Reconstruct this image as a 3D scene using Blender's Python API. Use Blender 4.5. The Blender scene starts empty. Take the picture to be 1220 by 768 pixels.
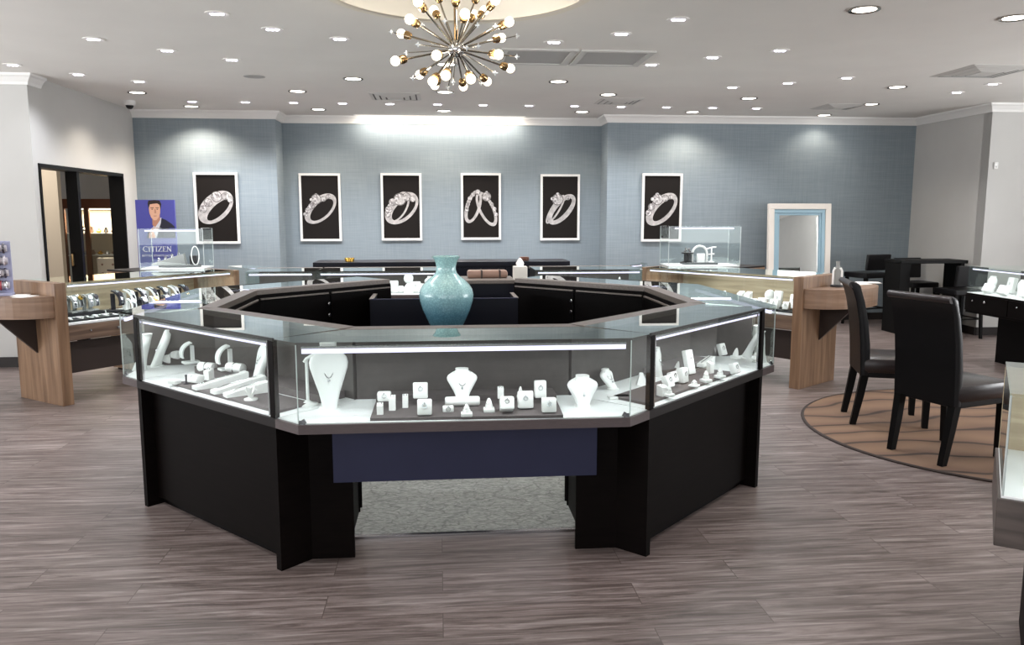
import bpy, bmesh, math, random
from mathutils import Vector, Matrix
random.seed(4)
PI = math.pi
sc = bpy.context.scene
COL = sc.collection

# ------------------------------------------------------------------ camera
F, PITCH, YAW, EYE = 957.5, .1351, .0909, 1.5
cd = bpy.data.cameras.new('camera'); cam = bpy.data.objects.new('camera', cd); COL.objects.link(cam)
cd.sensor_width = 36; cd.lens = 36 * F / 1220; cd.clip_start = .05; cd.clip_end = 100
cam.location = (0, 0, EYE)
cam.rotation_euler = (PI / 2 - PITCH, 0, -YAW)
sc.camera = cam

def ray(u, v):
    x = (u - 610) / F; z = (384 - v) / F
    Y = math.cos(PITCH) + z * math.sin(PITCH); Z = -math.sin(PITCH) + z * math.cos(PITCH)
    return Vector((x * math.cos(YAW) + Y * math.sin(YAW), -x * math.sin(YAW) + Y * math.cos(YAW), Z))
def on_z(u, v, z):
    r = ray(u, v); t = (z - EYE) / r.z
    return Vector((r.x * t, r.y * t, z))
def on_y(u, v, y):
    r = ray(u, v); t = y / r.y
    return Vector((r.x * t, y, EYE + r.z * t))

# ------------------------------------------------------------------ materials
def lin(c):
    return tuple(((x / 255) / 12.92 if x / 255 <= .04045 else ((x / 255 + .055) / 1.055) ** 2.4) for x in c) + (1,)
MATS = {}
def nodes(name):
    m = bpy.data.materials.new(name); m.use_nodes = True
    nt = m.node_tree; b = nt.nodes['Principled BSDF']; MATS[name] = m
    return m, nt, b
def mat(name, rgb, rough=.5, metal=0, spec=.5, noise=0, nscale=40, bump=0, coat=0, stretch=(1, 1, 1)):
    m, nt, b = nodes(name)
    c = lin(rgb)
    b.inputs['Base Color'].default_value = c
    b.inputs['Roughness'].default_value = rough; b.inputs['Metallic'].default_value = metal
    b.inputs['Specular IOR Level'].default_value = spec
    b.inputs['Coat Weight'].default_value = coat
    if noise or bump:
        tc = nt.nodes.new('ShaderNodeTexCoord'); mp = nt.nodes.new('ShaderNodeMapping')
        mp.inputs['Scale'].default_value = stretch
        n = nt.nodes.new('ShaderNodeTexNoise'); n.inputs['Scale'].default_value = nscale; n.inputs['Detail'].default_value = 5
        nt.links.new(tc.outputs['Object'], mp.inputs[0]); nt.links.new(mp.outputs[0], n.inputs['Vector'])
        if noise:
            cr = nt.nodes.new('ShaderNodeValToRGB')
            cr.color_ramp.elements[0].position = .3; cr.color_ramp.elements[1].position = .7
            cr.color_ramp.elements[0].color = tuple(x * (1 - noise) for x in c[:3]) + (1,)
            cr.color_ramp.elements[1].color = tuple(min(1, x * (1 + noise)) for x in c[:3]) + (1,)
            nt.links.new(n.outputs['Fac'], cr.inputs[0]); nt.links.new(cr.outputs[0], b.inputs['Base Color'])
        if bump:
            bp = nt.nodes.new('ShaderNodeBump'); bp.inputs['Strength'].default_value = bump; bp.inputs['Distance'].default_value = .005
            nt.links.new(n.outputs['Fac'], bp.inputs['Height']); nt.links.new(bp.outputs[0], b.inputs['Normal'])
    return m
def emis(name, rgb, s, lin_rgb=False):
    m = bpy.data.materials.new(name); m.use_nodes = True; nt = m.node_tree; nt.nodes.clear()
    e = nt.nodes.new('ShaderNodeEmission'); o = nt.nodes.new('ShaderNodeOutputMaterial')
    e.inputs[0].default_value = tuple(rgb) + (1,); e.inputs[1].default_value = s
    nt.links.new(e.outputs[0], o.inputs[0]); MATS[name] = m
    return m
def glass(name, tint, refl=1.5):
    m = bpy.data.materials.new(name); m.use_nodes = True; nt = m.node_tree; nt.nodes.clear()
    o = nt.nodes.new('ShaderNodeOutputMaterial'); mx = nt.nodes.new('ShaderNodeMixShader')
    t = nt.nodes.new('ShaderNodeBsdfTransparent'); t.inputs[0].default_value = tuple(tint) + (1,)
    g = nt.nodes.new('ShaderNodeBsdfGlossy'); g.inputs['Roughness'].default_value = .0; g.inputs[0].default_value = (.95, 1, .98, 1)
    fr = nt.nodes.new('ShaderNodeFresnel'); fr.inputs[0].default_value = 1.5
    ge = nt.nodes.new('ShaderNodeNewGeometry')
    inv = nt.nodes.new('ShaderNodeMath'); inv.operation = 'SUBTRACT'; inv.inputs[0].default_value = 1
    mu = nt.nodes.new('ShaderNodeMath'); mu.operation = 'MULTIPLY'
    m2 = nt.nodes.new('ShaderNodeMath'); m2.operation = 'MULTIPLY'; m2.inputs[1].default_value = refl; m2.use_clamp = True
    nt.links.new(ge.outputs['Backfacing'], inv.inputs[1]); nt.links.new(inv.outputs[0], mu.inputs[0])
    nt.links.new(fr.outputs[0], mu.inputs[1]); nt.links.new(mu.outputs[0], m2.inputs[0])
    nt.links.new(m2.outputs[0], mx.inputs[0]); nt.links.new(t.outputs[0], mx.inputs[1]); nt.links.new(g.outputs[0], mx.inputs[2])
    nt.links.new(mx.outputs[0], o.inputs[0]); MATS[name] = m
    return m

def wood(name, dark, light, rough=.4, axis=(1.2, 14, 14), scale=3.0):
    m, nt, b = nodes(name)
    tc = nt.nodes.new('ShaderNodeTexCoord'); mp = nt.nodes.new('ShaderNodeMapping'); mp.inputs['Scale'].default_value = axis
    n = nt.nodes.new('ShaderNodeTexNoise'); n.inputs['Scale'].default_value = scale; n.inputs['Detail'].default_value = 6; n.inputs['Distortion'].default_value = .6
    cr = nt.nodes.new('ShaderNodeValToRGB'); cr.color_ramp.elements[0].position = .3; cr.color_ramp.elements[1].position = .72
    cr.color_ramp.elements[0].color = lin(dark); cr.color_ramp.elements[1].color = lin(light)
    nt.links.new(tc.outputs['Object'], mp.inputs[0]); nt.links.new(mp.outputs[0], n.inputs['Vector'])
    nt.links.new(n.outputs['Fac'], cr.inputs[0]); nt.links.new(cr.outputs[0], b.inputs['Base Color'])
    b.inputs['Roughness'].default_value = rough
    return m

def floor_mat():
    m, nt, b = nodes('vinyl_plank')
    N = nt.nodes.new; L = nt.links.new
    tc = N('ShaderNodeTexCoord')
    br = N('ShaderNodeTexBrick'); br.offset = .37; br.inputs['Scale'].default_value = 1
    br.inputs['Brick Width'].default_value = 1.22; br.inputs['Row Height'].default_value = .18
    br.inputs['Mortar Size'].default_value = .0018; br.inputs['Mortar Smooth'].default_value = .2
    br.inputs['Color1'].default_value = (0, 0, 0, 1); br.inputs['Color2'].default_value = (1, 1, 1, 1); br.inputs['Mortar'].default_value = (.2, .2, .2, 1)
    L(tc.outputs['Object'], br.inputs['Vector'])
    mp = N('ShaderNodeMapping'); mp.inputs['Scale'].default_value = (1.5, 22, 1)
    L(tc.outputs['Object'], mp.inputs[0])
    # each plank shifts the grain
    add = N('ShaderNodeVectorMath'); add.operation = 'ADD'
    sc_ = N('ShaderNodeVectorMath'); sc_.operation = 'SCALE'; sc_.inputs['Scale'].default_value = 37
    L(br.outputs['Color'], sc_.inputs[0]); L(mp.outputs[0], add.inputs[0]); L(sc_.outputs[0], add.inputs[1])
    n1 = N('ShaderNodeTexNoise'); n1.inputs['Scale'].default_value = 1.6; n1.inputs['Detail'].default_value = 8; n1.inputs['Roughness'].default_value = .68; n1.inputs['Distortion'].default_value = .8
    L(add.outputs[0], n1.inputs['Vector'])
    cr = N('ShaderNodeValToRGB'); e = cr.color_ramp.elements
    e[0].position = .22; e[0].color = lin((55, 46, 43)); e[1].position = .8; e[1].color = lin((186, 180, 177))
    x = e.new(.42); x.color = lin((99, 88, 84)); x = e.new(.58); x.color = lin((137, 127, 123))
    L(n1.outputs['Fac'], cr.inputs[0])
    mx = N('ShaderNodeMix'); mx.data_type = 'RGBA'; mx.blend_type = 'MULTIPLY'; mx.inputs[0].default_value = 1
    cr2 = N('ShaderNodeValToRGB'); cr2.color_ramp.elements[0].color = (.82, .79, .78, 1); cr2.color_ramp.elements[1].color = (1.0, .98, .97, 1)
    L(br.outputs['Color'], cr2.inputs[0]); L(cr.outputs[0], mx.inputs[6]); L(cr2.outputs[0], mx.inputs[7])
    mm = N('ShaderNodeMix'); mm.data_type = 'RGBA'; mm.inputs[7].default_value = lin((84, 72, 68))
    L(br.outputs['Fac'], mm.inputs[0]); L(mx.outputs[2], mm.inputs[6]); n2 = N('ShaderNodeTexNoise'); n2.inputs['Scale'].default_value = 1.1; n2.inputs['Detail'].default_value = 3
    m2 = N('ShaderNodeMapping'); m2.inputs['Scale'].default_value = (.8, 4, 1); L(tc.outputs['Object'], m2.inputs[0]); L(m2.outputs[0], n2.inputs['Vector'])
    c3 = N('ShaderNodeValToRGB'); c3.color_ramp.elements[0].position = .35; c3.color_ramp.elements[1].position = .65; c3.color_ramp.elements[0].color = (.80, .785, .775, 1); c3.color_ramp.elements[1].color = (1.05, 1.03, 1.04, 1); L(n2.outputs['Fac'], c3.inputs[0])
    m3 = N('ShaderNodeMix'); m3.data_type = 'RGBA'; m3.blend_type = 'MULTIPLY'; m3.inputs[0].default_value = 1
    L(mm.outputs[2], m3.inputs[6]); L(c3.outputs[0], m3.inputs[7]); L(m3.outputs[2], b.inputs['Base Color'])
    b.inputs['Roughness'].default_value = .42
    bp = N('ShaderNodeBump'); bp.inputs['Strength'].default_value = .25; bp.inputs['Distance'].default_value = .003
    L(n1.outputs['Fac'], bp.inputs['Height']); L(bp.outputs[0], b.inputs['Normal'])
    return m

def wall_fabric():
    m, nt, b = nodes('grasscloth'); N = nt.nodes.new; L = nt.links.new
    tc = N('ShaderNodeTexCoord'); out = []
    for s in ((3, 3, 90), (120, 3, 2.5)):
        mp = N('ShaderNodeMapping'); mp.inputs['Scale'].default_value = s
        n = N('ShaderNodeTexNoise'); n.inputs['Scale'].default_value = 1; n.inputs['Detail'].default_value = 4
        L(tc.outputs['Object'], mp.inputs[0]); L(mp.outputs[0], n.inputs['Vector']); out.append(n)
    ad = N('ShaderNodeMath'); ad.operation = 'ADD'; L(out[0].outputs[0], ad.inputs[0]); L(out[1].outputs[0], ad.inputs[1])
    hf = N('ShaderNodeMath'); hf.operation = 'MULTIPLY'; hf.inputs[1].default_value = .5; L(ad.outputs[0], hf.inputs[0])
    cr = N('ShaderNodeValToRGB'); cr.color_ramp.elements[0].position = .3; cr.color_ramp.elements[1].position = .7
    cr.color_ramp.elements[0].color = lin((123, 135, 142)); cr.color_ramp.elements[1].color = lin((142, 153, 159))
    L(hf.outputs[0], cr.inputs[0]); L(cr.outputs[0], b.inputs['Base Color']); b.inputs['Roughness'].default_value = .85
    return m

def carpet_mat():
    m, nt, b = nodes('loop_carpet'); N = nt.nodes.new; L = nt.links.new
    tc = N('ShaderNodeTexCoord'); mp = N('ShaderNodeMapping'); mp.inputs['Scale'].default_value = (1, 2.2, 1)
    L(tc.outputs['Object'], mp.inputs[0])
    n = N('ShaderNodeTexNoise'); n.inputs['Scale'].default_value = 16; n.inputs['Detail'].default_value = 6; n.inputs['Roughness'].default_value = .7; n.inputs['Distortion'].default_value = 2.5
    L(mp.outputs[0], n.inputs['Vector'])
    v = N('ShaderNodeTexVoronoi'); v.feature = 'DISTANCE_TO_EDGE'; v.inputs['Scale'].default_value = 9; L(mp.outputs[0], v.inputs['Vector'])
    cr = N('ShaderNodeValToRGB'); cr.color_ramp.elements[0].position = .32; cr.color_ramp.elements[1].position = .68
    cr.color_ramp.elements[0].color = lin((112, 117, 112)); cr.color_ramp.elements[1].color = lin((186, 188, 182))
    L(n.outputs['Fac'], cr.inputs[0])
    c2 = N('ShaderNodeValToRGB'); c2.color_ramp.elements[0].position = .0; c2.color_ramp.elements[1].position = .06
    c2.color_ramp.elements[0].color = (.55, .55, .55, 1)
    L(v.outputs['Distance'], c2.inputs[0])
    mx = N('ShaderNodeMix'); mx.data_type = 'RGBA'; mx.blend_type = 'MULTIPLY'; mx.inputs[0].default_value = .8
    L(cr.outputs[0], mx.inputs[6]); L(c2.outputs[0], mx.inputs[7]); L(mx.outputs[2], b.inputs['Base Color'])
    b.inputs['Roughness'].default_value = .95
    return m

def rug_mat():
    m, nt, b = nodes('wave_rug'); N = nt.nodes.new; L = nt.links.new
    tc = N('ShaderNodeTexCoord')
    w = N('ShaderNodeTexWave'); w.bands_direction = 'Y'; w.inputs['Scale'].default_value = 1.1; w.inputs['Distortion'].default_value = 9; w.inputs['Detail'].default_value = 2; w.inputs['Detail Scale'].default_value = .8
    L(tc.outputs['Object'], w.inputs['Vector'])
    cr = N('ShaderNodeValToRGB'); e = cr.color_ramp.elements; e[0].position = .0; e[0].color = lin((58, 44, 36)); e[1].position = .07; e[1].color = lin((108, 84, 67))
    x = e.new(1.0); x.color = lin((122, 96, 76))
    L(w.outputs['Color'], cr.inputs[0]); L(cr.outputs[0], b.inputs['Base Color']); b.inputs['Roughness'].default_value = .95
    return m

def vase_mat():
    m, nt, b = nodes('crackle_glaze'); N = nt.nodes.new; L = nt.links.new
    tc = N('ShaderNodeTexCoord')
    v = N('ShaderNodeTexVoronoi'); v.inputs['Scale'].default_value = 95; L(tc.outputs['Object'], v.inputs['Vector'])
    sp = N('ShaderNodeSeparateXYZ'); L(tc.outputs['Object'], sp.inputs[0])
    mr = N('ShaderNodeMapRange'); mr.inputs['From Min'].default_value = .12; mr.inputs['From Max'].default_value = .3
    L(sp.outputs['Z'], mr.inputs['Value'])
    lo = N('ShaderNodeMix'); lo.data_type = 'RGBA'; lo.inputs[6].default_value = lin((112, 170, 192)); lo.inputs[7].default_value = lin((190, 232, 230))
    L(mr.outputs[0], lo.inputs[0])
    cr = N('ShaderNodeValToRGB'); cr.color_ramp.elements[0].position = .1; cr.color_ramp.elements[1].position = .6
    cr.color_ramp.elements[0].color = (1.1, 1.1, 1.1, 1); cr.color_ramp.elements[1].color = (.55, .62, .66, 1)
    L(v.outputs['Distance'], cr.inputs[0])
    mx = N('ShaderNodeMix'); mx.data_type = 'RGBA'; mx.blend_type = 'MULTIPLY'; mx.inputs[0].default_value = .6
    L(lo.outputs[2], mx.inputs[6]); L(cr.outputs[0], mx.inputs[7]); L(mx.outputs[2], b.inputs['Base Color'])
    b.inputs['Roughness'].default_value = .12; b.inputs['Coat Weight'].default_value = .5; b.inputs['Coat Roughness'].default_value = .05
    bp = N('ShaderNodeBump'); bp.inputs['Strength'].default_value = .35; bp.inputs['Distance'].default_value = .003; bp.invert = True
    L(v.outputs['Distance'], bp.inputs['Height']); L(bp.outputs[0], b.inputs['Normal'])
    return m

def sparkle_mat():
    m, nt, b = nodes('ring_print_ink'); N = nt.nodes.new; L = nt.links.new
    tc = N('ShaderNodeTexCoord'); v = N('ShaderNodeTexVoronoi'); v.inputs['Scale'].default_value = 45
    L(tc.outputs['Object'], v.inputs['Vector'])
    cr = N('ShaderNodeValToRGB'); cr.color_ramp.elements[0].position = .0; cr.color_ramp.elements[1].position = .9
    cr.color_ramp.elements[0].color = lin((236, 233, 231)); cr.color_ramp.elements[1].color = lin((110, 106, 106))
    L(v.outputs['Color'], cr.inputs[0]); L(cr.outputs[0], b.inputs['Base Color']); b.inputs['Roughness'].default_value = .5
    return m

floor_mat(); wall_fabric(); carpet_mat(); rug_mat(); vase_mat(); sparkle_mat()
mat('ceiling_paint', (232, 229, 224), .9, noise=.02, nscale=2)
mat('white_paint', (194, 193, 190), .8, noise=.02, nscale=3)
mat('trim_white', (232, 231, 228), .5)
mat('cream_dome', (232, 227, 216), .8)
mat('beige_paint', (196, 184, 166), .8)
mat('espresso', (13, 9, 8), .5, spec=.05, noise=.25, nscale=6, stretch=(1, 1, 12))
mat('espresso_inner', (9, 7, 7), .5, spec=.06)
mat('lip_laminate', (78, 68, 68), .35, noise=.12, nscale=8, stretch=(3, 3, 30))
mat('lip_dark', (22, 17, 16), .45, spec=.2)
mat('rim_wood', (112, 104, 98), .42, noise=.18, nscale=12, stretch=(8, 8, 8))
mat('case_lining', (74, 68, 66), .7, noise=.08, nscale=20)
mat('deck_white', (238, 240, 240), .35)
mat('tray_felt', (88, 80, 80), .8, noise=.06, nscale=60)
mat('black_tray', (22, 21, 24), .5)
mat('navy_laminate', (44, 46, 68), .4, spec=.2, noise=.06, nscale=5)
mat('navy_dark', (14, 16, 28), .4, spec=.3, noise=.1, nscale=5)
mat('display_white', (240, 240, 238), .45)
mat('leatherette_white', (226, 228, 226), .55)
mat('display_grey', (150, 152, 150), .5)
mat('silver', (205, 205, 208), .18, metal=1)
mat('chrome', (225, 225, 228), .08, metal=1)
mat('clip_metal', (140, 140, 146), .25, metal=1)
mat('brass', (170, 140, 100), .15, metal=1)
mat('gold', (205, 165, 80), .25, metal=1)
mat('champagne', (150, 144, 134), .15, metal=1)
wood('walnut', (104, 78, 58), (150, 120, 94), .4, (14, 14, 1.0), 1.6)
wood('walnut_across', (92, 74, 62), (132, 110, 94), .38, (1.0, 1.0, 16), 1.8)
wood('oak_lining', (146, 128, 104), (188, 170, 142), .5, (1.0, 1.0, 14), 1.6)
wood('ledge_wood', (118, 92, 74), (156, 128, 106), .35, (1.2, 1.2, 14), 1.6)
wood('ash_laminate', (60, 53, 50), (92, 82, 77), .4, (1.2, 1.2, 12), 2)
mat('dark_bracket', (52, 42, 38), .5)
mat('black_leather', (11, 10, 12), .38, spec=.3, noise=.1, nscale=8, bump=.25)
mat('seat_leather', (38, 30, 30), .3, noise=.1, nscale=8, bump=.2)
mat('black_wood', (11, 10, 10), .5, spec=.15)
mat('black_frame', (10, 9, 9), .45, spec=.2)
mat('rug_binding', (48, 36, 30), .8)
mat('poster_black', (22, 17, 14), .55, spec=.2)
mat('ring_band_ink', (176, 172, 170), .5, noise=.3, nscale=16); mat('print_grey', (92, 88, 86), .5)
mat('print_blue', (74, 76, 158), .5)
mat('print_jacket', (30, 31, 48), .6); mat('print_shirt', (206, 208, 216), .6); mat('print_skin', (214, 168, 142), .6)
mat('print_skin_shade', (178, 128, 106), .6); mat('print_hair', (34, 24, 22), .6); mat('print_white', (236, 236, 240), .5)
mat('blue_frame_paint', (148, 180, 196), .45); mat('cream_frame_paint', (226, 220, 212), .45)
mat('mirror_glass', (235, 238, 238), .01, metal=1)
mat('paper', (236, 234, 230), .7); mat('tissue_box', (216, 212, 204), .7)
mat('leather_case', (140, 112, 98), .4)
mat('red_wood', (98, 52, 30), .35)
mat('rack_panel', (160, 162, 190), .4); mat('bead_dark', (52, 46, 56), .3); mat('bead_red', (150, 50, 60), .3); mat('bead_pale', (196, 190, 196), .3)
mat('dial_white', (230, 232, 236), .2); mat('steel_strap', (176, 178, 186), .22, metal=1); mat('cuff_dark', (40, 38, 46), .4)
mat('vent_white', (206, 204, 200), .6); mat('vent_dark', (88, 86, 84), .7); mat('vent_grey', (172, 170, 168), .7)
mat('camera_dome', (14, 14, 16), .08)
mat('upholstery', (198, 192, 180), .6); mat('mahogany', (92, 50, 30), .35)
mat('crystal', (235, 240, 245), .05, spec=1, coat=1)
mat('baseboard_dark', (36, 30, 28), .5)
mat('plastic_white', (228, 228, 226), .4)
glass('glass_front', (.955, .985, .975), 1.2)
glass('glass_top', (.94, .975, .965), 1.55)
glass('glass_clear', (.975, .99, .985), .9)
mat('glass_edge', (196, 204, 202), .15, spec=.8)
emis('led_lavender', (.80, .75, 1.0), 1.5)
emis('lamp_cool', (.86, .82, 1.0), 9)
emis('lamp_warm', (1.0, .93, .86), 7)
emis('bulb_warm', (1.0, .86, .66), 4.2)
emis('slot_warm', (1.0, .92, .82), 1.6)
emis('cabinet_lamp', (1.0, .9, .68), 4)

# ------------------------------------------------------------------ mesh helpers
class MB:
    def __init__(s): s.bm = bmesh.new()
    def _xf(s, vs, M):
        if M is not None: bmesh.ops.transform(s.bm, matrix=M, verts=vs)
    def box(s, c, d, M=None, bev=0, rz=0, rx=0, ry=0):
        g = bmesh.ops.create_cube(s.bm, size=1); vs = g['verts']
        for v in vs: v.co = Vector((v.co.x * d[0], v.co.y * d[1], v.co.z * d[2]))
        if bev:
            es = list({e for v in vs for e in v.link_edges})
            r = bmesh.ops.bevel(s.bm, geom=es, offset=bev, segments=2, affect='EDGES', profile=.5)
            vs = list({v for f in r['faces'] for v in f.verts} | {v for v in vs if v.is_valid})
            seen = set(vs); st = list(vs)
            while st:
                v = st.pop()
                for e in v.link_edges:
                    o = e.other_vert(v)
                    if o not in seen: seen.add(o); st.append(o)
            vs = list(seen)
        R = Matrix.Translation(c) @ Matrix.Rotation(rz, 4, 'Z') @ Matrix.Rotation(ry, 4, 'Y') @ Matrix.Rotation(rx, 4, 'X')
        s._xf(vs, (M @ R) if M is not None else R)
        return s
    def prism(s, pts, z0, z1, M=None):
        a = sum(pts[i][0] * pts[(i + 1) % len(pts)][1] - pts[(i + 1) % len(pts)][0] * pts[i][1] for i in range(len(pts)))
        if a < 0: pts = pts[::-1]
        lo = [s.bm.verts.new((x, y, z0)) for x, y in pts]; hi = [s.bm.verts.new((x, y, z1)) for x, y in pts]
        n = len(pts)
        s.bm.faces.new(lo[::-1]); s.bm.faces.new(hi)
        for i in range(n): s.bm.faces.new((lo[i], lo[(i + 1) % n], hi[(i + 1) % n], hi[i]))
        s._xf(lo + hi, M); return s
    def loft(s, rings, M=None, cap=True):
        vr = [[s.bm.verts.new(p) for p in r] for r in rings]; n = len(vr[0])
        for a, b in zip(vr, vr[1:]):
            for i in range(n): s.bm.faces.new((a[i], a[(i + 1) % n], b[(i + 1) % n], b[i]))
        if cap: s.bm.faces.new(vr[0][::-1]); s.bm.faces.new(vr[-1])
        s._xf([v for r in vr for v in r], M); return s
    def ringlathe(s, prof, n=28):
        prof = list(prof) + [prof[0]]
        return s.loft([[(r * math.cos(2 * PI * k / n), r * math.sin(2 * PI * k / n), z) for k in range(n)] for r, z in prof], None, False)
    def lathe(s, prof, n=28, M=None, c=(0, 0, 0)):
        rings = [[(c[0] + max(r, 1e-4) * math.cos(2 * PI * k / n), c[1] + max(r, 1e-4) * math.sin(2 * PI * k / n), c[2] + z) for k in range(n)] for r, z in prof]
        return s.loft(rings, M)
    def tube(s, pts, r, n=8, r2=None, M=None):
        pts = [Vector(p) for p in pts]; rings = []
        up = None
        for i, p in enumerate(pts):
            t = (pts[min(i + 1, len(pts) - 1)] - pts[max(i - 1, 0)]).normalized()
            if up is None: up = Vector((0, 0, 1)) if abs(t.z) < .9 else Vector((1, 0, 0))
            a = t.cross(up).normalized(); b = a.cross(t).normalized(); up = b
            rr = r if r2 is None else r + (r2 - r) * i / (len(pts) - 1)
            rings.append([tuple(p + a * rr * math.cos(2 * PI * k / n) + b * rr * math.sin(2 * PI * k / n)) for k in range(n)])
        return s.loft(rings, M)
    def ball(s, c, r, n=2, sc_=(1, 1, 1)):
        g = bmesh.ops.create_icosphere(s.bm, subdivisions=n, radius=r)
        for v in g['verts']: v.co = Vector((v.co.x * sc_[0] + c[0], v.co.y * sc_[1] + c[1], v.co.z * sc_[2] + c[2]))
        return s
    def quads(s, verts, faces, M=None):
        vs = [s.bm.verts.new(v) for v in verts]
        for f in faces: s.bm.faces.new([vs[i] for i in f])
        s._xf(vs, M); return s
    def mesh(s, name, m, smooth=False):
        me = bpy.data.meshes.new(name); bmesh.ops.recalc_face_normals(s.bm, faces=s.bm.faces[:])
        s.bm.to_mesh(me); s.bm.free(); me.materials.append(MATS[m])
        if smooth:
            for p in me.polygons: p.use_smooth = True
            try: me.set_sharp_from_angle(angle=math.radians(40))
            except Exception: pass
        return me
    def build(s, name, m, parent=None, smooth=False):
        o = bpy.data.objects.new(name, s.mesh(name, m, smooth)); COL.objects.link(o)
        if parent is not None: o.parent = parent
        return o

def tag(o, label, cat, group=None, kind=None):
    o['label'] = label; o['category'] = cat
    if group: o['group'] = group
    if kind: o['kind'] = kind
    return o
def thing(name, label, cat, loc=(0, 0, 0), rz=0, group=None):
    o = bpy.data.objects.new(name, None); COL.objects.link(o); o.empty_display_size = .05
    o.location = loc; o.rotation_euler = (0, 0, rz)
    return tag(o, label, cat, group)
def struct(o, label=None, cat=None):
    o['kind'] = 'structure'
    if label: o['label'] = label
    if cat: o['category'] = cat
    return o
def copy_tree(o, parent=None):
    c = o.copy(); COL.objects.link(c)
    if parent is not None: c.parent = parent
    for ch in o.children: copy_tree(ch, c)
    return c
def light(kind, name, loc, power, color=(1, 1, 1), rot=None, **kw):
    l = bpy.data.lights.new(name, kind); l.energy = power; l.color = color
    for k, v in kw.items(): setattr(l, k, v)
    o = bpy.data.objects.new(name, l); COL.objects.link(o); o.location = loc
    if rot is not None: o.rotation_euler = rot
    return o
ORD = ['first', 'second', 'third', 'fourth', 'fifth', 'sixth', 'seventh', 'eighth', 'ninth', 'tenth', 'eleventh', 'twelfth', 'thirteenth', 'fourteenth']

# ------------------------------------------------------------------ setting
H = 2.8
YM, YS = 11.3, 10.85          # middle (recessed) and side parts of the far wall
XL, XR = -3.85, 6.62
YJL, YJR = 8.2, 9.3           # where the room steps out on the left and right
XLL, XRR, YF = -6.6, 8.8, -4.2
CX, CY = .108, 4.941          # centre of the ring of counters
X1, X2 = -2.08, 2.28          # recess of the far wall

fl = struct(MB().box(((XLL + XRR) / 2, (YF + 14.5) / 2, -.05), (XRR - XLL + .4, 14.5 - YF + .4, .1)).build('floor', 'vinyl_plank'), 'grey brown wood plank floor of the showroom', 'floor')

# ceiling with the round recess over the ring
def ceiling():
    bm = bmesh.new(); R, n = .79, 64; c = (CX + .02, 4.94)
    def rect(z):
        return [bm.verts.new(p + (z,)) for p in ((XLL - .2, YF - .2), (XRR + .2, YF - .2), (XRR + .2, 14.6), (XLL - .2, 14.6))]
    lo = rect(H); ci = [bm.verts.new((c[0] + R * math.cos(2 * PI * k / n), c[1] + R * math.sin(2 * PI * k / n), H)) for k in range(n)]
    es = [bm.edges.new((lo[i], lo[(i + 1) % 4])) for i in range(4)] + [bm.edges.new((ci[i], ci[(i + 1) % n])) for i in range(n)]
    bmesh.ops.triangle_fill(bm, use_beauty=True, edges=es)
    for f in list(bm.faces):
        m = f.calc_center_median()
        if (m.x - c[0]) ** 2 + (m.y - c[1]) ** 2 < (R * .9) ** 2 and all(v in ci for v in f.verts): bm.faces.remove(f)
    hi = rect(H + .5)
    bm.faces.new(hi)
    for i in range(4): bm.faces.new((lo[i], lo[(i + 1) % 4], hi[(i + 1) % 4], hi[i]))
    bmesh.ops.recalc_face_normals(bm, faces=bm.faces[:])
    me = bpy.data.meshes.new('ceiling'); bm.to_mesh(me); bm.free(); me.materials.append(MATS['ceiling_paint'])
    o = bpy.data.objects.new('ceiling', me); COL.objects.link(o); struct(o, 'flat off-white ceiling dotted with downlights', 'ceiling')
    prof = [(R + .035, -.012), (R + .035, .004), (R, .004), (R * .98, .05), (R * .8, .16), (R * .5, .25), (.02, .29)]
    rings = [[(r * math.cos(2 * PI * k / n), r * math.sin(2 * PI * k / n), z) for k in range(n)] for r, z in prof]
    inner = [[(r * math.cos(2 * PI * k / n), r * math.sin(2 * PI * k / n), z) for k in range(n)] for r, z in [(R - .01, -.012)]]
    d = MB(); d.loft(inner + rings, None, cap=False); od = d.build('ceiling_dome', 'cream_dome', None, True); od.location = (c[0], c[1], H)
    struct(od, 'shallow round cream dome in the ceiling above the chandelier', 'ceiling dome')
ceiling()

def wallbox(name, x0, x1, y0, y1, m, z0=0, z1=H, label=None):
    o = MB().box(((x0 + x1) / 2, (y0 + y1) / 2, (z0 + z1) / 2), (x1 - x0, y1 - y0, z1 - z0)).build(name, m)
    return struct(o, label, 'wall')
T = .15
wallbox('wall_back', X1 - .001, X2 + .001, YM, YM + T, 'grasscloth', label='recessed middle of the blue grey fabric far wall')
wallbox('wall_back_left', XL, X1, YS, YM + T, 'grasscloth', label='blue grey fabric wall stepping forward behind the man poster')
wallbox('wall_back_right', X2, XR + .01, YS, YM + T, 'grasscloth', label='blue grey fabric wall stepping forward behind the mirror')
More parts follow.
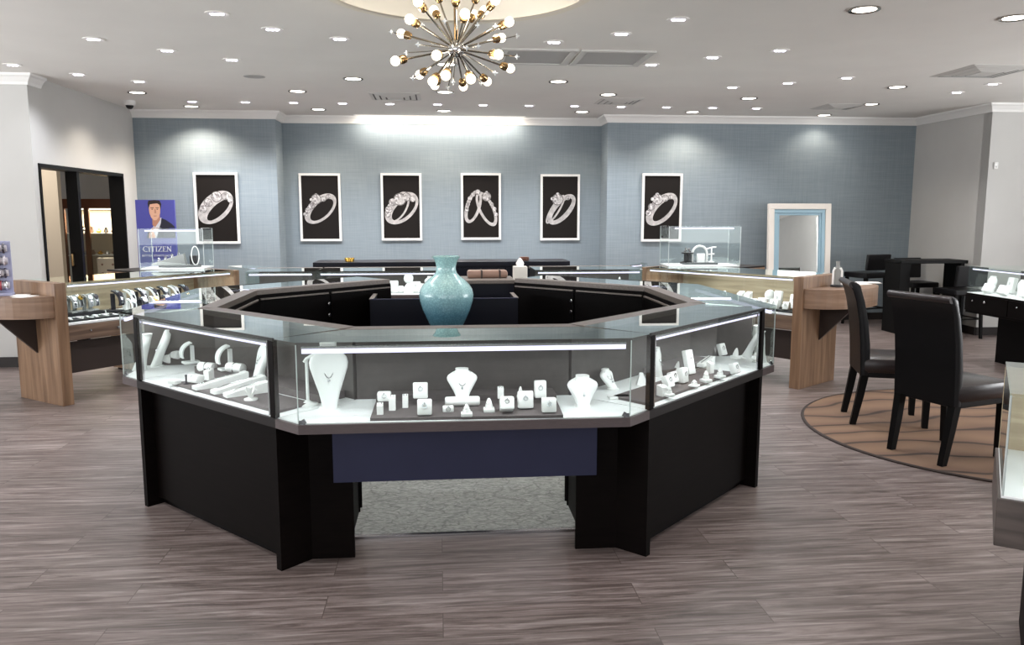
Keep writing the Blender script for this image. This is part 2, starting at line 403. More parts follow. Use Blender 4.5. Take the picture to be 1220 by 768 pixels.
# left wall with the doorway
DY0, DY1, DZ = 8.29, 10.40, 1.98
wl = MB(); wl.box((XL - T / 2, (YJL + .06 + DY0) / 2, H / 2), (T, DY0 - YJL - .06, H)); wl.box((XL - T / 2, (DY1 + 11.4) / 2, H / 2), (T, 11.4 - DY1, H)); wl.box((XL - T / 2, (DY0 + DY1) / 2, (DZ + H) / 2), (T, DY1 - DY0, H - DZ))
struct(wl.build('wall_left', 'white_paint'), 'white side wall around the black doorway', 'wall')
wallbox('wall_left_step', XLL, XL, YJL, YJL + .06, 'white_paint', label='white wall end facing the room behind the watch rack')
def near_wall(name, x0, label):  # unseen side walls, each with an opening added for fill light
    m = MB(); xc = x0 + T / 2
    ya = 2.3 if x0 > 0 else .5
    for y0, y1, z0, z1 in ((YF, ya, 0, H), (6.8, YJL + 1.1 if x0 > 0 else YJL, 0, H), (ya, 6.8, 0, .4), (ya, 6.8, 2.56, H)): m.box((xc, (y0 + y1) / 2, (z0 + z1) / 2), (T, y1 - y0, z1 - z0))
    struct(m.build(name, 'white_paint'), label, 'wall')
near_wall('wall_left_near', XLL - T, 'white near side wall with an added light opening beyond the left edge')
wallbox('wall_right', XR, XR + T, YJR, YM + T, 'white_paint', label='plain pale wall behind the black bar table')
wallbox('wall_right_step', XR, XRR, YJR - .001, YJR + T, 'white_paint', label='white wall end facing the room above the black case')
near_wall('wall_right_near', XRR, 'white near side wall with an added light opening beyond the right edge')
# unseen shop front behind the viewer, wide openings added for fill light
wf = MB(); wf.box(((XLL + XRR) / 2, YF - T / 2, .25), (XRR - XLL, T, .5)); wf.box(((XLL + XRR) / 2, YF - T / 2, 2.68), (XRR - XLL, T, .24))
for x0, x1 in ((XLL, XLL + .6), (XRR - .6, XRR), (1.0, 1.2)): wf.box(((x0 + x1) / 2, YF - T / 2, 1.5), (x1 - x0, T, 2.4))
struct(wf.build('wall_front', 'white_paint'), 'shop front wall behind the viewer with wide openings added for light', 'wall')

def crown(name, path):
    prof = [(0, -.10), (.014, -.10), (.022, -.075), (.05, -.035), (.07, -.02), (.075, 0), (0, 0)]
    m = MB(); pts = [Vector(p) for p in path]; rings = []
    for i, p in enumerate(pts):
        d0 = (pts[i] - pts[i - 1]).normalized() if i else None
        d1 = (pts[i + 1] - pts[i]).normalized() if i < len(pts) - 1 else None
        n0 = Vector((d0.y, -d0.x)) if d0 else None; n1 = Vector((d1.y, -d1.x)) if d1 else None
        if n0 and n1:
            b = (n0 + n1).normalized(); b /= max(.3, b.dot(n0))
        else: b = n0 or n1
        rings.append([(p.x + b.x * a, p.y + b.y * a, H + z) for a, z in prof])
    m.loft(rings); o = m.build(name, 'trim_white'); return struct(o, 'white crown moulding along the top of the wall', 'trim')
crown('trim_1', [(XL, YS), (X1, YS), (X1, YM), (X2, YM), (X2, YS), (XR, YS), (XR, YJR), (XRR, YJR)])
crown('trim_2', [(XLL, YJL), (XL, YJL), (XL, YJL + .25)])
for nm, x0, x1, y0, y1 in (('baseboard_left', XLL, XL, YJL - .015, YJL), ('baseboard_right', XR, XRR, YJR - .015, YJR), ('baseboard_back', X2, XR, YS - .015, YS), ('baseboard_right_side', XR - .015, XR, YJR, YS)):
    struct(MB().box(((x0 + x1) / 2, (y0 + y1) / 2, .05), (x1 - x0, y1 - y0, .1)).build(nm, 'baseboard_dark'), 'dark baseboard at the foot of the wall', 'baseboard')

# doorway: black frame, wide mullion, door leaf hardware
dr = struct(thing('door_1', 'black framed doorway into the lit back room', 'door', (XL, (DY0 + DY1) / 2, 0)))
y_ = (DY1 - DY0) / 2
MB().box((-.07, -y_ + .015, DZ / 2), (.17, .03, DZ)).box((-.07, y_ - .015, DZ / 2), (.17, .03, DZ)).box((-.07, 0, DZ - .02), (.17, 2 * y_ - .06, .04)).build('door_frame', 'black_frame', dr)
ym = 9.17 - (DY0 + DY1) / 2
MB().box((-.065, ym, (DZ - .04) / 2), (.12, .06, DZ - .04)).build('mullion', 'black_frame', dr)
hh = MB(); hh.tube([(-.09, ym - .03, .93), (-.09, ym - .075, .94), (-.09, ym - .075, 1.06), (-.09, ym - .03, 1.07)], .012); hh.build('door_handle', 'brass', dr)

# the back room seen through it
wallbox('wall_back_room', -8.6, XL - T, 13.4, 13.5, 'white_paint', label='white wall of the back room behind the glass cabinet')
wallbox('wall_back_room_side', -8.6, -5.02, 11.3, 11.4, 'beige_paint', label='beige partition in the back room seen through the doorway')
wallbox('wall_back_room_right', XL - T, XL, 11.4, 13.5, 'white_paint', label='side wall of the back room')
wallbox('wall_back_room_left', -8.7, -8.6, YJL, 13.5, 'beige_paint', label='far side wall of the back room')
light('AREA', 'back_room_ceiling_light', (-5.4, 10.2, 2.72), 42, (1, .93, .84), (0, 0, 0), size=1.2)

# back room cabinet
cab = thing('glass_cabinet', 'lit glass curio cabinet with mahogany frame through the doorway', 'cabinet', (-5.1, 12.75, 0))
MB().box((0, 0, .2), (.9, .4, .4)).box((0, 0, 1.64), (.92, .42, .14)).box((-.43, -.18, .98), (.05, .05, 1.18)).box((.43, -.18, .98), (.05, .05, 1.18)).box((-.10, -.18, .98), (.07, .04, 1.18)).build('cabinet_frame', 'mahogany', cab)
MB().box((0, .19, .98), (.88, .02, 1.18)).build('back_panel', 'beige_paint', cab)
for z in (.875, 1.20): MB().box((0, 0, z), (.84, .34, .012)).build('shelf', 'trim_white', cab)
MB().box((0, -.205, .98), (.84, .006, 1.16)).build('glass_door', 'glass_clear', cab)
MB().box((0, .0, 1.562), (.6, .05, .014)).build('light_bar', 'cabinet_lamp', cab)
light('AREA', 'cabinet_light', (-5.1, 12.7, 1.55), 14, (1, .88, .64), (0, 0, 0), shape='RECTANGLE', size=.7, size_y=.15)
k = 0
for z, n in ((.881, 6), (1.206, 7)):
    for i in range(n):
        x = -5.40 + .105 * i; h = random.uniform(.05, .11)
        m = MB(); m.lathe([(.02, 0), (.035, .01), (.03 + .012 * (i % 2), h * .5), (.018, h * .8), (.022, h)], 14)
        o = m.build('figurine', ['gold', 'bead_red', 'silver', 'bead_dark', 'leather_case', 'paper'][(i + k) % 6], None, True); o.location = (x, 12.68, z); k += 1
        tag(o, '%s small ornament from the left on the %s shelf of the back room cabinet' % (ORD[i], 'lower' if z < 1.0 else 'upper'), 'ornament', 'ornaments in the back room cabinet')
sofa = thing('tufted_bench', 'pale button-tufted seat in front of the back room cabinet', 'bench', (-4.72, 12.25, 0))
MB().box((0, 0, .27), (.62, .45, .36), bev=.03).build('seat', 'upholstery', sofa)
MB().box((0, .17, .64), (.62, .1, .42), bev=.03).build('backrest', 'upholstery', sofa)
for i in range(4):
    for j in range(2): MB().ball((-.225 + .15 * i, .118, .62 + .13 * j), .018, 1).build('button', 'leather_case', sofa)
for sx in (-.26, .26): MB().box((sx, 0, .045), (.05, .3, .09)).build('leg', 'mahogany', sofa)

# ------------------------------------------------------------------ ring of counters
a_, A_, t_, b_in, B_ = .675, 1.752, .158, .484, 1.308
S2 = math.sqrt(.5)
ZT, ZL, ZB = .994, .662, .622
def rot(p, a): return (p[0] * math.cos(a) - p[1] * math.sin(a), p[0] * math.sin(a) + p[1] * math.cos(a))
def led_run(root, p, q, z, nrm, power=9, hs=.012):
    """LED bar along p-q (root space): metal channel, lit strip, and its lamp."""
    p, q = Vector(p + (z,)), Vector(q + (z,)); d = q - p; L = d.length; c = (p + q) / 2; ang = math.atan2(d.y, d.x)
    MB().box((c.x, c.y, c.z + .003), (L, .022, .008), rz=ang).build('led_channel', 'silver', root)
    MB().box((c.x + nrm[0] * .004, c.y + nrm[1] * .004, c.z - .001 - hs / 2), (L, .014, hs), rz=ang).build('led_strip', 'led_lavender', root)
    lo = light('AREA', 'led_lamp', (c.x, c.y, c.z - .006 - hs), power, (.97, .97, 1), (0, 0, ang), shape='RECTANGLE', size=L * .96, size_y=.012)
    lo.parent = root
OFF = 1.5  # root of each ring case sits on its middle line
def bay(angle, label, power=2.1):
    off = Vector((0, -OFF))
    w = rot(off, angle)
    root = thing('display_case', label, 'display case', (CX + w[0], CY + w[1], 0), angle, 'cases of the dark ring counter')
    L = lambda p: (p[0], p[1] + OFF)
    P1, P2, P3, P4 = (-a_ - t_ * S2, -A_ + t_ * S2), (-a_, -A_), (a_, -A_), (a_ + t_ * S2, -A_ + t_ * S2)
    P5, P6 = (b_in, -B_), (-b_in, -B_)
    poly = [L(p) for p in (P1, P2, P3, P4, P5, P6)]
    MB().prism(poly, ZB, ZL - .002).build('lip', 'lip_laminate', root)
    ins = [L(p) for p in ((P1[0] + .012, P1[1] + .008), (P2[0] + .006, P2[1] + .014), (P3[0] - .006, P3[1] + .014), (P4[0] - .012, P4[1] + .008), (P5[0], P5[1] - .02), (P6[0], P6[1] - .02))]
    MB().prism(ins, ZL - .002, ZL + .002).build('deck', 'deck_white', root)
    r = .09
    R5, R6 = (b_in + r * .414, -B_ - r), (-b_in - r * .414, -B_ - r)
    MB().prism([L(p) for p in (P1, P2, P3, P4, R5, R6)], ZT - .010, ZT).build('glass_top', 'glass_top', root)
    MB().prism([L(p) for p in (P5, P6, R6, R5)], ZT - .03, ZT + .001).build('rim', 'rim_wood', root)
    for p, q in ((P1, P2), (P2, P3), (P3, P4)):
        p, q = Vector(L(p)), Vector(L(q)); d = (q - p); n = Vector((-d.y, d.x)).normalized() * .006; e = d.normalized() * .002
        MB().prism([tuple(p + e + n * .3), tuple(q - e + n * .3), tuple(q - e + n * 1.3), tuple(p + e + n * 1.3)], ZL + .001, ZT - .011).build('glass_pane', 'glass_front', root)
    for p in (P2, P3):
        sx = 1 if p[0] > 0 else -1
        x, y = L(p); m = MB(); m.box((x - sx * .010, y + .016, ZL + .006), (.02, .016, .012)); m.box((x - sx * .022, y + .012, ZL + .01), (.012, .01, .02), ry=.5 * sx)
        m.build('glass_clip', 'clip_metal', root)
        MB().box((x, y + .008, (ZL + ZT) / 2), (.004, .004, ZT - ZL - .02)).build('glass_seam', 'glass_edge', root)
    MB().box((0, -B_ + OFF - .012, (ZL + ZT - .03) / 2), (2 * b_in, .018, ZT - .03 - ZL)).build('back_panel', 'case_lining', root)
    led_run(root, L((-a_ + .02, -A_ + .022)), L((a_ - .02, -A_ + .022)), ZT - .026, (0, 1), power, .02)
    MB().box((0, -B_ + OFF + .004, (ZL + ZT - .03) / 2), (2 * b_in, .01, ZT - .03 - ZL)).build('inner_fascia', 'espresso_inner', root)
    MB().box((0, -B_ + OFF + .016, .935), (2 * b_in - .1, .012, .010)).build('finger_rail', 'rim_wood', root)
    if angle:
        sd = 1 if angle < 0 else -1
        MB().box((sd * .40, (-A_ - B_) / 2 + OFF, (ZL + ZT - .03) / 2), (.016, A_ - B_ - .06, ZT - .04 - ZL)).build('divider_panel', 'case_lining', root)
        for s in (-1, 1): MB().box((s * b_in / 2, -B_ + OFF + .012, .53), (b_in - .012, .012, .78), bev=.002).build('door', 'espresso_inner', root)
    # pedestals either side of the knee hole, apron between
    for s in (-1, 1):
        m = MB(); m.box((s * .585, -1.518 + OFF, ZB / 2), (.19, .02, ZB)); m.box((s * .585, -1.415 + OFF, (.125 + ZB) / 2), (.19, .19, ZB - .125)); m.box((s * .62, -1.42 + OFF, .065), (.10, .15, .13))
        m.build('pedestal', 'espresso', root)
    MB().box((0, -1.60 + OFF, (.388 + ZB) / 2), (1.11, .12, ZB - .388)).build('apron', 'navy_laminate', root)
    return root
AD, BD = (a_ + A_) * S2, (b_in + B_) * S2
HL, HB = (A_ - a_) * S2 - t_, (B_ - b_in) * S2
def diag(angle, label, power=2.1, ends=(1, 1)):
    w = rot((0, -OFF), angle)
    root = thing('display_case', label, 'display case', (CX + w[0], CY + w[1], 0), angle, 'cases of the dark ring counter')
    L = lambda p: (p[0], p[1] + OFF)
    P = [(-HL, -AD), (HL, -AD), (HB, -BD), (-HB, -BD)]
    MB().prism([L(p) for p in P], ZB, ZL - .002).build('lip', 'lip_dark', root)
    MB().prism([L(p) for p in ((-HL + .004, -AD + .014), (HL - .004, -AD + .014), (HB, -BD - .02), (-HB, -BD - .02))], ZL - .002, ZL + .002).build('deck', 'deck_white', root)
    r = .09
    R = [(HB, -BD - r), (-HB, -BD - r)]
    MB().prism([L(p) for p in (P[0], P[1], *R)], ZT - .010, ZT).build('glass_top', 'glass_top', root)
    MB().prism([L(p) for p in (P[2], P[3], R[1], R[0])], ZT - .03, ZT + .001).build('rim', 'rim_wood', root)
    MB().box((0, -AD + OFF + .005, (ZL + ZT) / 2), (2 * HL - .05, .006, ZT - ZL - .014)).build('glass_pane', 'glass_front', root)
    MB().box((0, -AD + OFF + .006, ZT - .005), (2 * HL, .008, .014)).build('top_edge_trim', 'lip_dark', root)
    for s in (-1, 1):
        MB().box((s * (HL - .017), -AD + OFF + .012, (ZL + ZT) / 2 - .003), (.034, .022, ZT - ZL - .006)).build('post', 'espresso', root)
        MB().box((s * (HL - .052), -AD + OFF + .012, (ZL + ZT) / 2 - .006), (.008, .008, ZT - ZL - .02)).build('glass_stile', 'silver', root)
        MB().box((s * (HL - .017), -AD + OFF + .082, ZB / 2), (.034, .16, ZB)).build('end_panel', 'espresso', root)
    MB().box((0, -AD + OFF + .07, .02 + ZB / 2), (2 * HL - .068, .02, ZB - .04)).build('base_panel', 'espresso', root)
    MB().box((0, -AD + OFF + .1, .02), (2 * HL - .068, .02, .04)).build('toe_board', 'espresso_inner', root)
    MB().box((0, (-AD + .10 - BD) / 2 + OFF, (.125 + ZB) / 2), (2 * HB - .0, AD - BD - .10, ZB - .125)).build('cabinet_body', 'espresso_inner', root)
    MB().box((0, (-AD + .10 - BD - .1) / 2 + OFF, .0625), (2 * HB - .02, AD - BD - .20, .125)).build('toe_kick', 'espresso_inner', root)
    MB().box((0, -BD + OFF - .012, (ZL + ZT - .03) / 2), (2 * HB, .02, ZT - .03 - ZL)).build('back_panel', 'case_lining', root)
    MB().box((0, -BD + OFF + .004, (ZL + ZT - .03) / 2), (2 * HB, .01, ZT - .03 - ZL)).build('inner_fascia', 'espresso_inner', root)
    for s in (-1, 1):
        d = MB().box((s * HB / 2, -BD + OFF + .012, .53), (HB - .012, .012, .78), bev=.002).build('door', 'espresso_inner', root)
        MB().box((s * HB / 2, -BD + OFF + .014, .935), (HB - .03, .014, .010)).build('finger_rail', 'rim_wood', root)
    for z in (.86, .78):
        lk = MB(); lk.lathe([(.012, 0), (.012, .014), (.008, .02), (0, .02)], 12, Matrix.Translation((.02, -BD + OFF + .018, z)) @ Matrix.Rotation(-PI / 2, 4, 'X')); lk.build('lock', 'silver', root)
    if ends[0] != ends[1]:
        s = 1 if ends[1] > ends[0] else -1
        MB().box((s * (HL - .05), (-AD - BD) / 2 + OFF + .03, (ZL + ZT - .03) / 2 + .002), (.02, AD - BD - .08, ZT - .04 - ZL)).build('end_board', 'rim_wood', root)
    led_run(root, L((-HL + .06, -AD + .024)), L((HL - .06, -AD + .024)), ZT - .026, (0, 1), power)
    return root
bay(0, 'front glass case of the dark ring counter with navy apron over knee hole')
bay(-PI / 2, 'left side glass case of the dark ring counter facing the watch counter')
bay(PI / 2, 'right side glass case of the dark ring counter facing the oak jewellery counter')
diag(-PI / 4, 'angled dark glass case left of the front case, holding long white ramps')
diag(PI / 4, 'angled dark glass case right of the front case, holding ring cones')
diag(-3 * PI / 4, 'far left angled dark case of the ring, its inner doors showing', ends=(2, 1))
diag(3 * PI / 4, 'far right angled dark case of the ring, its inner doors showing', ends=(1, 2))

# carpet in the ring
oc = []
for k_ in range(8):
    ap = 1.30; oc.append((ap / math.cos(PI / 8) * math.cos(PI / 8 + k_ * PI / 4), ap / math.cos(PI / 8) * math.sin(PI / 8 + k_ * PI / 4)))
o = MB().prism(oc, 0, .008).build('floor_carpet', 'loop_carpet'); o.location = (CX, CY, 0); struct(o, 'grey green patterned carpet inside the ring counter', 'floor')
o = MB().prism([(-.62, -.012), (.62, -.012), (.62, .012), (-.62, .012)], 0, .010).build('floor_transition', 'silver'); o.location = (CX, CY - 1.31, 0); struct(o, 'thin metal strip at the carpet edge', 'floor strip')

# desk unit in the ring
dk = thing('service_desk', 'navy low desk with raised side walls inside the ring counter', 'desk', (CX, 5.3, 0))
MB().box((-.07, .40, .448), (1.04, .02, .896)).build('front_panel', 'navy_dark', dk)
for s in (-1, 1): MB().box((-.07 + s * .515, .60, .448), (.022, .38, .896)).build('side_panel', 'navy_dark', dk)
MB().box((-.07, .60, .73), (1.0, .38, .02)).build('desk_top', 'navy_dark', dk)
for s in (-1, 1): MB().box((-.07 + s * .515, .60, .898), (.03, .38, .006)).build('edge_band', 'rim_wood', dk)
MB().box((-.07, .40, .898), (1.04, .024, .006)).build('edge_band', 'navy_laminate', dk)
pd = thing('low_cabinet', 'dark low cabinet carrying the blue vase in the middle of the ring', 'cabinet', (.045, 4.95, 0))
MB().box((0, 0, .38), (.5, .5, .72), bev=.004).build('cabinet_body', 'navy_dark', pd); MB().box((0, 0, .75), (.54, .54, .024), bev=.003).build('cabinet_top', 'espresso', pd); MB().box((0, 0, .01), (.44, .44, .02)).build('plinth', 'espresso_inner', pd)
v = MB()
vp = [(.075, 0), (.082, .006), (.092, .03), (.122, .09), (.148, .15), (.164, .205), (.168, .24), (.160, .275), (.142, .305), (.112, .335), (.082, .357), (.066, .375), (.060, .395), (.060, .415), (.066, .44), (.076, .462), (.085, .470), (.087, .476), (.080, .478), (.068, .462), (.054, .42), (.05, .38)]
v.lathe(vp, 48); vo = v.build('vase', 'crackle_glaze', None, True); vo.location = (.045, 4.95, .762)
tag(vo, 'large turquoise crackle-glazed vase with narrow neck in the middle of the ring', 'vase')
wk = thing('worktop_unit', 'dark counter unit with brown top at the rear of the ring', 'counter', (.38, 6.62, 0))
MB().box((0, 0, .47), (.44, .42, .94)).build('body', 'navy_dark', wk); MB().box((0, 0, .955), (.46, .44, .03), bev=.004).build('top', 'rim_wood', wk)
lc = thing('leather_case', 'taupe leather case lying on the brown counter top behind the vase', 'case', (.4, 6.66, .97))
MB().box((0, 0, .032), (.33, .16, .062), bev=.018).build('body', 'leather_case', lc, True)
for x in (-.05, .1): MB().box((x, 0, .032), (.014, .166, .068), bev=.003).build('strap', 'dark_bracket', lc)

# ------------------------------------------------------------------ things shown in the cases
def ell(w, d, z, yo=0, n=20, p=2.6):
    r = []
    for k in range(n):
        a = 2 * PI * k / n; c, s = math.cos(a), math.sin(a)
        r.append((math.copysign(abs(c) ** (2 / p), c) * w, math.copysign(abs(s) ** (2 / p), s) * d + yo, z))
    return r
BUST = [(0, .40, .30), (.06, .40, .28), (.25, .55, .22), (.45, .78, .20), (.62, .97, .20), (.70, 1.0, .20), (.78, .93, .20), (.86, .70, .20), (.91, .47, .21), (.95, .42, .21), (1, .44, .20)]
def bust(name, label, loc, h, w, rz=0, lean=.18, chain=True, group=None, m='leatherette_white', curve=.0, cat='necklace bust', d=.05):
    t = thing(name, label, cat, loc, rz, group)
    rings = []
    for z, hw, hd in BUST:
        rings.append(ell(hw * w / 2, max(.008, hd * d / .2 * .5), z * h * math.cos(lean), z * h * math.sin(lean) + curve * h * z * z + d * .5))
    b = MB(); b.loft(rings); b.build('body', m, t, True)
    b = MB(); b.lathe([(w * .28, 0), (w * .28, .006), (w * .2, .01)], 18, None, (0, d * .5 + .01, 0)); b.build('base', m, t, True)
    if chain:
        pts = []
        for i in range(13):
            s = -1 + 2 * i / 12; zz = .9 - .42 * (1 - s * s); hw = .52 * w / 2
            pts.append((s * hw, zz * h * math.sin(lean) + curve * h * zz * zz + d * .5 - d * .30 - .014 * (1 - abs(s)), zz * h * math.cos(lean)))
        c = MB(); c.tube(pts, .0016, 5); c.ball((pts[6][0], pts[6][1] - .003, pts[6][2] - .01), .006, 1); c.build('necklace', 'silver', t, True)
    return t
def rbox(label, loc, w, h, d, rz=0, tilt=.0, group=None, slot=True, name='ring_box'):
    t = thing(name, label, 'ring box', loc, rz, group)
    m = MB(); m.box((0, math.sin(tilt) * h * .3, h / 2 * math.cos(tilt) + math.sin(tilt) * d / 2), (w, d, h), rx=-tilt, bev=min(w, h, d) * .18); m.build('body', 'display_white', t, True)
    if slot:
        cy, cz = math.sin(tilt) * h * .3, h / 2 * math.cos(tilt) + math.sin(tilt) * d / 2
        R = Matrix.Translation((0, cy, cz)) @ Matrix.Rotation(-tilt, 4, 'X')
        s = MB(); s.tube([(math.cos(q) * .009, -d / 2 - .002, math.sin(q) * .009 + h * .08) for q in [k * PI / 6 for k in range(13)]], .0014, 5, M=R); s.ball(tuple(R @ Vector((0, -d / 2 - .004, h * .08 + .010))), .004, 1); s.build('ring', 'silver', t, True)
    return t
def tower(label, loc, w, h, rz=0, group=None):
    t = thing('ring_post', label, 'ring stand', loc, rz, group)
    m = MB(); w2 = w / 2
    m.loft([[(-w2, -w2, 0), (w2, -w2, 0), (w2, w2, 0), (-w2, w2, 0)], [(-w2, -w2, h * .82), (w2, -w2, h * .82), (w2, w2, h), (-w2, w2, h)]])
    m.build('body', 'display_white', t)
    r = MB(); r.tube([(math.cos(q) * .007, 0, h * .92 + .004 + math.sin(q) * .007) for q in [k * PI / 5 for k in range(11)]], .0014, 5); r.build('ring', 'silver', t, True)
    return t
def cone(label, loc, h, w=.04, rz=0, group=None, lean=0):
    t = thing('ring_cone', label, 'ring stand', loc, rz, group)
    m = MB(); m.box((0, 0, h * .14), (w, w, h * .28), bev=.003); m.build('base', 'display_white', t, True)
    m = MB(); m.lathe([(w * .36, 0), (w * .34, h * .2), (w * .22, h * .5), (w * .1, h * .70), (0, h * .72)], 14, Matrix.Translation((0, 0, h * .28)) @ Matrix.Rotation(lean, 4, 'X')); m.build('cone', 'display_white', t, True)
    r = MB(); r.tube([(math.cos(q) * w * .27, math.sin(q) * w * .27, h * .62) for q in [k * PI / 6 for k in range(13)]], .0015, 5); r.build('ring', 'silver', t, True)
    return t
def roll(label, loc, w, r, rz=0, group=None, bands=1):
    t = thing('bracelet_pillow', label, 'bracelet pillow', loc, rz, group)
    rings = []
    for i, (x, q) in enumerate(((-.5, .7), (-.47, .95), (-.4, 1), (.4, 1), (.47, .95), (.5, .7))):
        rings.append([(x * w, math.cos(2 * PI * k / 18) * r * q, r + math.sin(2 * PI * k / 18) * r * q) for k in range(18)])
    m = MB(); m.loft(rings); m.build('body', 'display_white', t, True)
    for j in range(bands):
        x = (j - (bands - 1) / 2) * w * .3
        b = MB(); b.tube([(x, math.cos(q) * r * 1.03, r + math.sin(q) * r * 1.03) for q in [k * PI / 9 for k in range(-2, 12)]], .0025, 5); b.build('bracelet', 'silver', t, True)
    return t
def ramp(label, loc, l, w, h, rz=0, group=None):
    t = thing('bracelet_ramp', label, 'bracelet ramp', loc, rz, group)
    m = MB(); w2 = w / 2
    m.loft([[(-w2, 0, 0), (w2, 0, 0), (w2, 0, .016), (-w2, 0, .016)], [(-w2, l, 0), (w2, l, 0), (w2, l, h), (-w2, l, h)]]); m.build('body', 'display_white', t)
    b = MB(); b.tube([(0, l * .08, .02 + h * .05), (.004, l * .4, .018 + h * .4), (0, l * .85, .006 + h * .87)], .003, 6); b.build('bracelet', 'silver', t, True)
    return t
def cuff(label, loc, h, w, rz=0, group=None, m='leatherette_white', name='bracelet_stand', watch=None):
    t = thing(name, label, 'watch stand' if watch else 'bracelet stand', loc, rz, group)
    # curved panel on a post
    n = 10; outer, inner = [], []
    for k in range(n + 1):
        q = -.35 + 1.75 * k / n
        outer.append((-math.cos(q) * h * .55 + h * .32, h * .45 + math.sin(q) * h * .52)); inner.append((-math.cos(q) * h * .49 + h * .32, h * .44 + math.sin(q) * h * .47))
    prof = outer + inner[::-1]
    mm = MB(); mm.loft([[(x, y, z) for y, z in prof] for x in (-w / 2, w / 2)]); mm.build('panel', m, t, True)
    mm = MB(); mm.box((0, h * .2, .006), (w * 1.1, h * .7, .012), bev=.003); mm.box((0, h * .28, h * .4), (w * .5, h * .12, h * .8)); mm.build('base', m, t)
    if watch:
        s = MB(); s.loft([[(x, y - .003, z + .001) for y, z in [(a, b) for a, b in outer] + [(a + .004, b) for a, b in outer[::-1]]] for x in (-w * .22, w * .22)]); s.build('strap', watch[0], t)
        k = 6; y, z = outer[k]; d = MB(); d.lathe([(w * .36, 0), (w * .4, .004), (w * .38, .009), (w * .34, .009)], 18, Matrix.Translation((0, y - .004, z)) @ Matrix.Rotation(1.05, 4, 'X')); d.build('dial', watch[1], t, True)
    return t
def slab(label, pts, z, h, m='tray_felt', name='display_tray', cat='tray', group=None):
    c = Vector((sum(p[0] for p in pts) / len(pts), sum(p[1] for p in pts) / len(pts)))
    o = MB().prism([(p[0] - c.x, p[1] - c.y) for p in pts], 0, h).build(name, m); o.location = (c.x, c.y, z)
    return tag(o, label, cat, group)
ZD = ZL + .002
def P(u, v, z=ZD): return on_z(u, v, z)

# --- front case
FG = 'white displays in the front case'
def q2(*pp, z=ZD): return [tuple(on_z(u, v, z)[:2]) for u, v in pp]
yA = P(441, 501).y; 
slab('grey felt tray along the glass of the front case', q2((441, 501.5), (671, 497.5), (663, 479), (448, 481)), ZD, .012)
slab('raised grey felt step behind the boxes in the front case', q2((448, 480.5), (663, 478.5), (656, 467.5), (455, 469)), ZD, .036)
zt, zr = ZD + .012, ZD + .036
bust('necklace_bust', 'tall white necklace bust with a pendant, at the left end of front case', P(393, 488), .285, .165, .12, .10, d=.05)
tg = thing('earring_stand', 'slim white T-shaped stand beside the tall bust in front case', 'jewellery stand', P(367, 482), 0)
m = MB(); m.lathe([(.045, 0), (.045, .005), (.02, .012), (.008, .02)], 20); m.build('base', 'leatherette_white', tg, True)
m = MB(); m.tube([(0, 0, .015), (0, 0, .2)], .007); m.tube([(-.01, 0, .19), (.0, 0, .205), (.03, 0, .222), (.07, .01, .232)], .008); m.build('arm', 'leatherette_white', tg, True)
bust('necklace_bust', 'white necklace bust standing in the middle of the front case', P(551, 477, zr), .135, .132, .0, .12, d=.05, m='display_white')
roll('white bracelet pillow lying in front of the middle bust', P(551, 484, zt) + Vector((0, .012, 0)), .15, .021, 0, None, 0)
bust('necklace_bust', 'low broad white bust at the right end of front case', P(696, 486), .135, .135, .0, .12, d=.07, m='display_white')
def fb(label, u, v, w, h, d=.04, tilt=.15, z=None): return rbox(label, P(u, v, z or zt), w, h, d, 0, tilt, FG)
fb('low white ring box leftmost on the raised step in front case', 458, 478, .058, .042, .04, .1, zr)
tower('short white ring post at the front left corner of the tray', P(453, 493, zt), .026, .046, 0, FG)
tower('taller white ring post just right of the corner post', P(467.5, 488, zt), .028, .062, 0, FG)
tower('white ring post standing alone left of the square boxes', P(483, 485, zt), .024, .056, 0, FG)
fb('square white ring box on the raised step left of the middle bust', 501, 475, .064, .07, .03, .2, zr)
fb('square white ring box at the tray edge left of the middle bust', 506, 495, .060, .066, .034, .2)
fb('low white block just left under the bracelet pillow', 534, 490, .046, .024, .034, 0)
cone('white ring cone nearest the glass under the middle bust', P(556, 495, zt), .05, .046, 0, FG)
cone('white ring cone right of the bracelet pillow', P(582.6, 490, zt), .058, .046, 0, FG)
tower('white ring post on the raised step right of the middle bust', P(596.5, 474, zr), .026, .05, 0, FG)
fb('white sloping ring box between cone and large square box', 604, 492, .06, .058, .05, .5)
fb('largest square white ring box right of the middle bust', 626, 487, .066, .074, .036, .2)
cone('white ring cone half hidden behind the largest square box', P(620, 474, zr), .052, .03, 0, FG)
fb('tall white ring box rightmost on the raised step', 643.6, 474, .052, .076, .034, .12, zr)
fb('square white ring box at the right end of the tray', 654, 491.5, .06, .062, .034, .15)
# right boundary of the front case
bust('necklace_collar', 'white curved collar display leaning at right corner of front case', P(735, 464), .13, .11, .9, .75, True, None, 'display_white', -.3, 'necklace display', .03)
m = MB(); m.box((0, 0, .006), (.10, .05, .012), bev=.003); o = m.build('jewellery_plinth', 'display_white'); o.location = P(737, 474); o.rotation_euler = (0, 0, .1); tag(o, 'flat white base lying below the curved collar display', 'display base')
m = MB(); m.loft([[(-.025, -.02, 0), (.025, -.02, 0), (.02, .02, 0), (-.02, .02, 0)], [(-.008, .0, .055), (.008, .0, .055), (.008, .012, .055), (-.008, .012, .055)]]); o = m.build('earring_wedge', 'display_white'); o.location = P(764, 457); tag(o, 'small white wedge beside the right post of front case', 'jewellery stand')

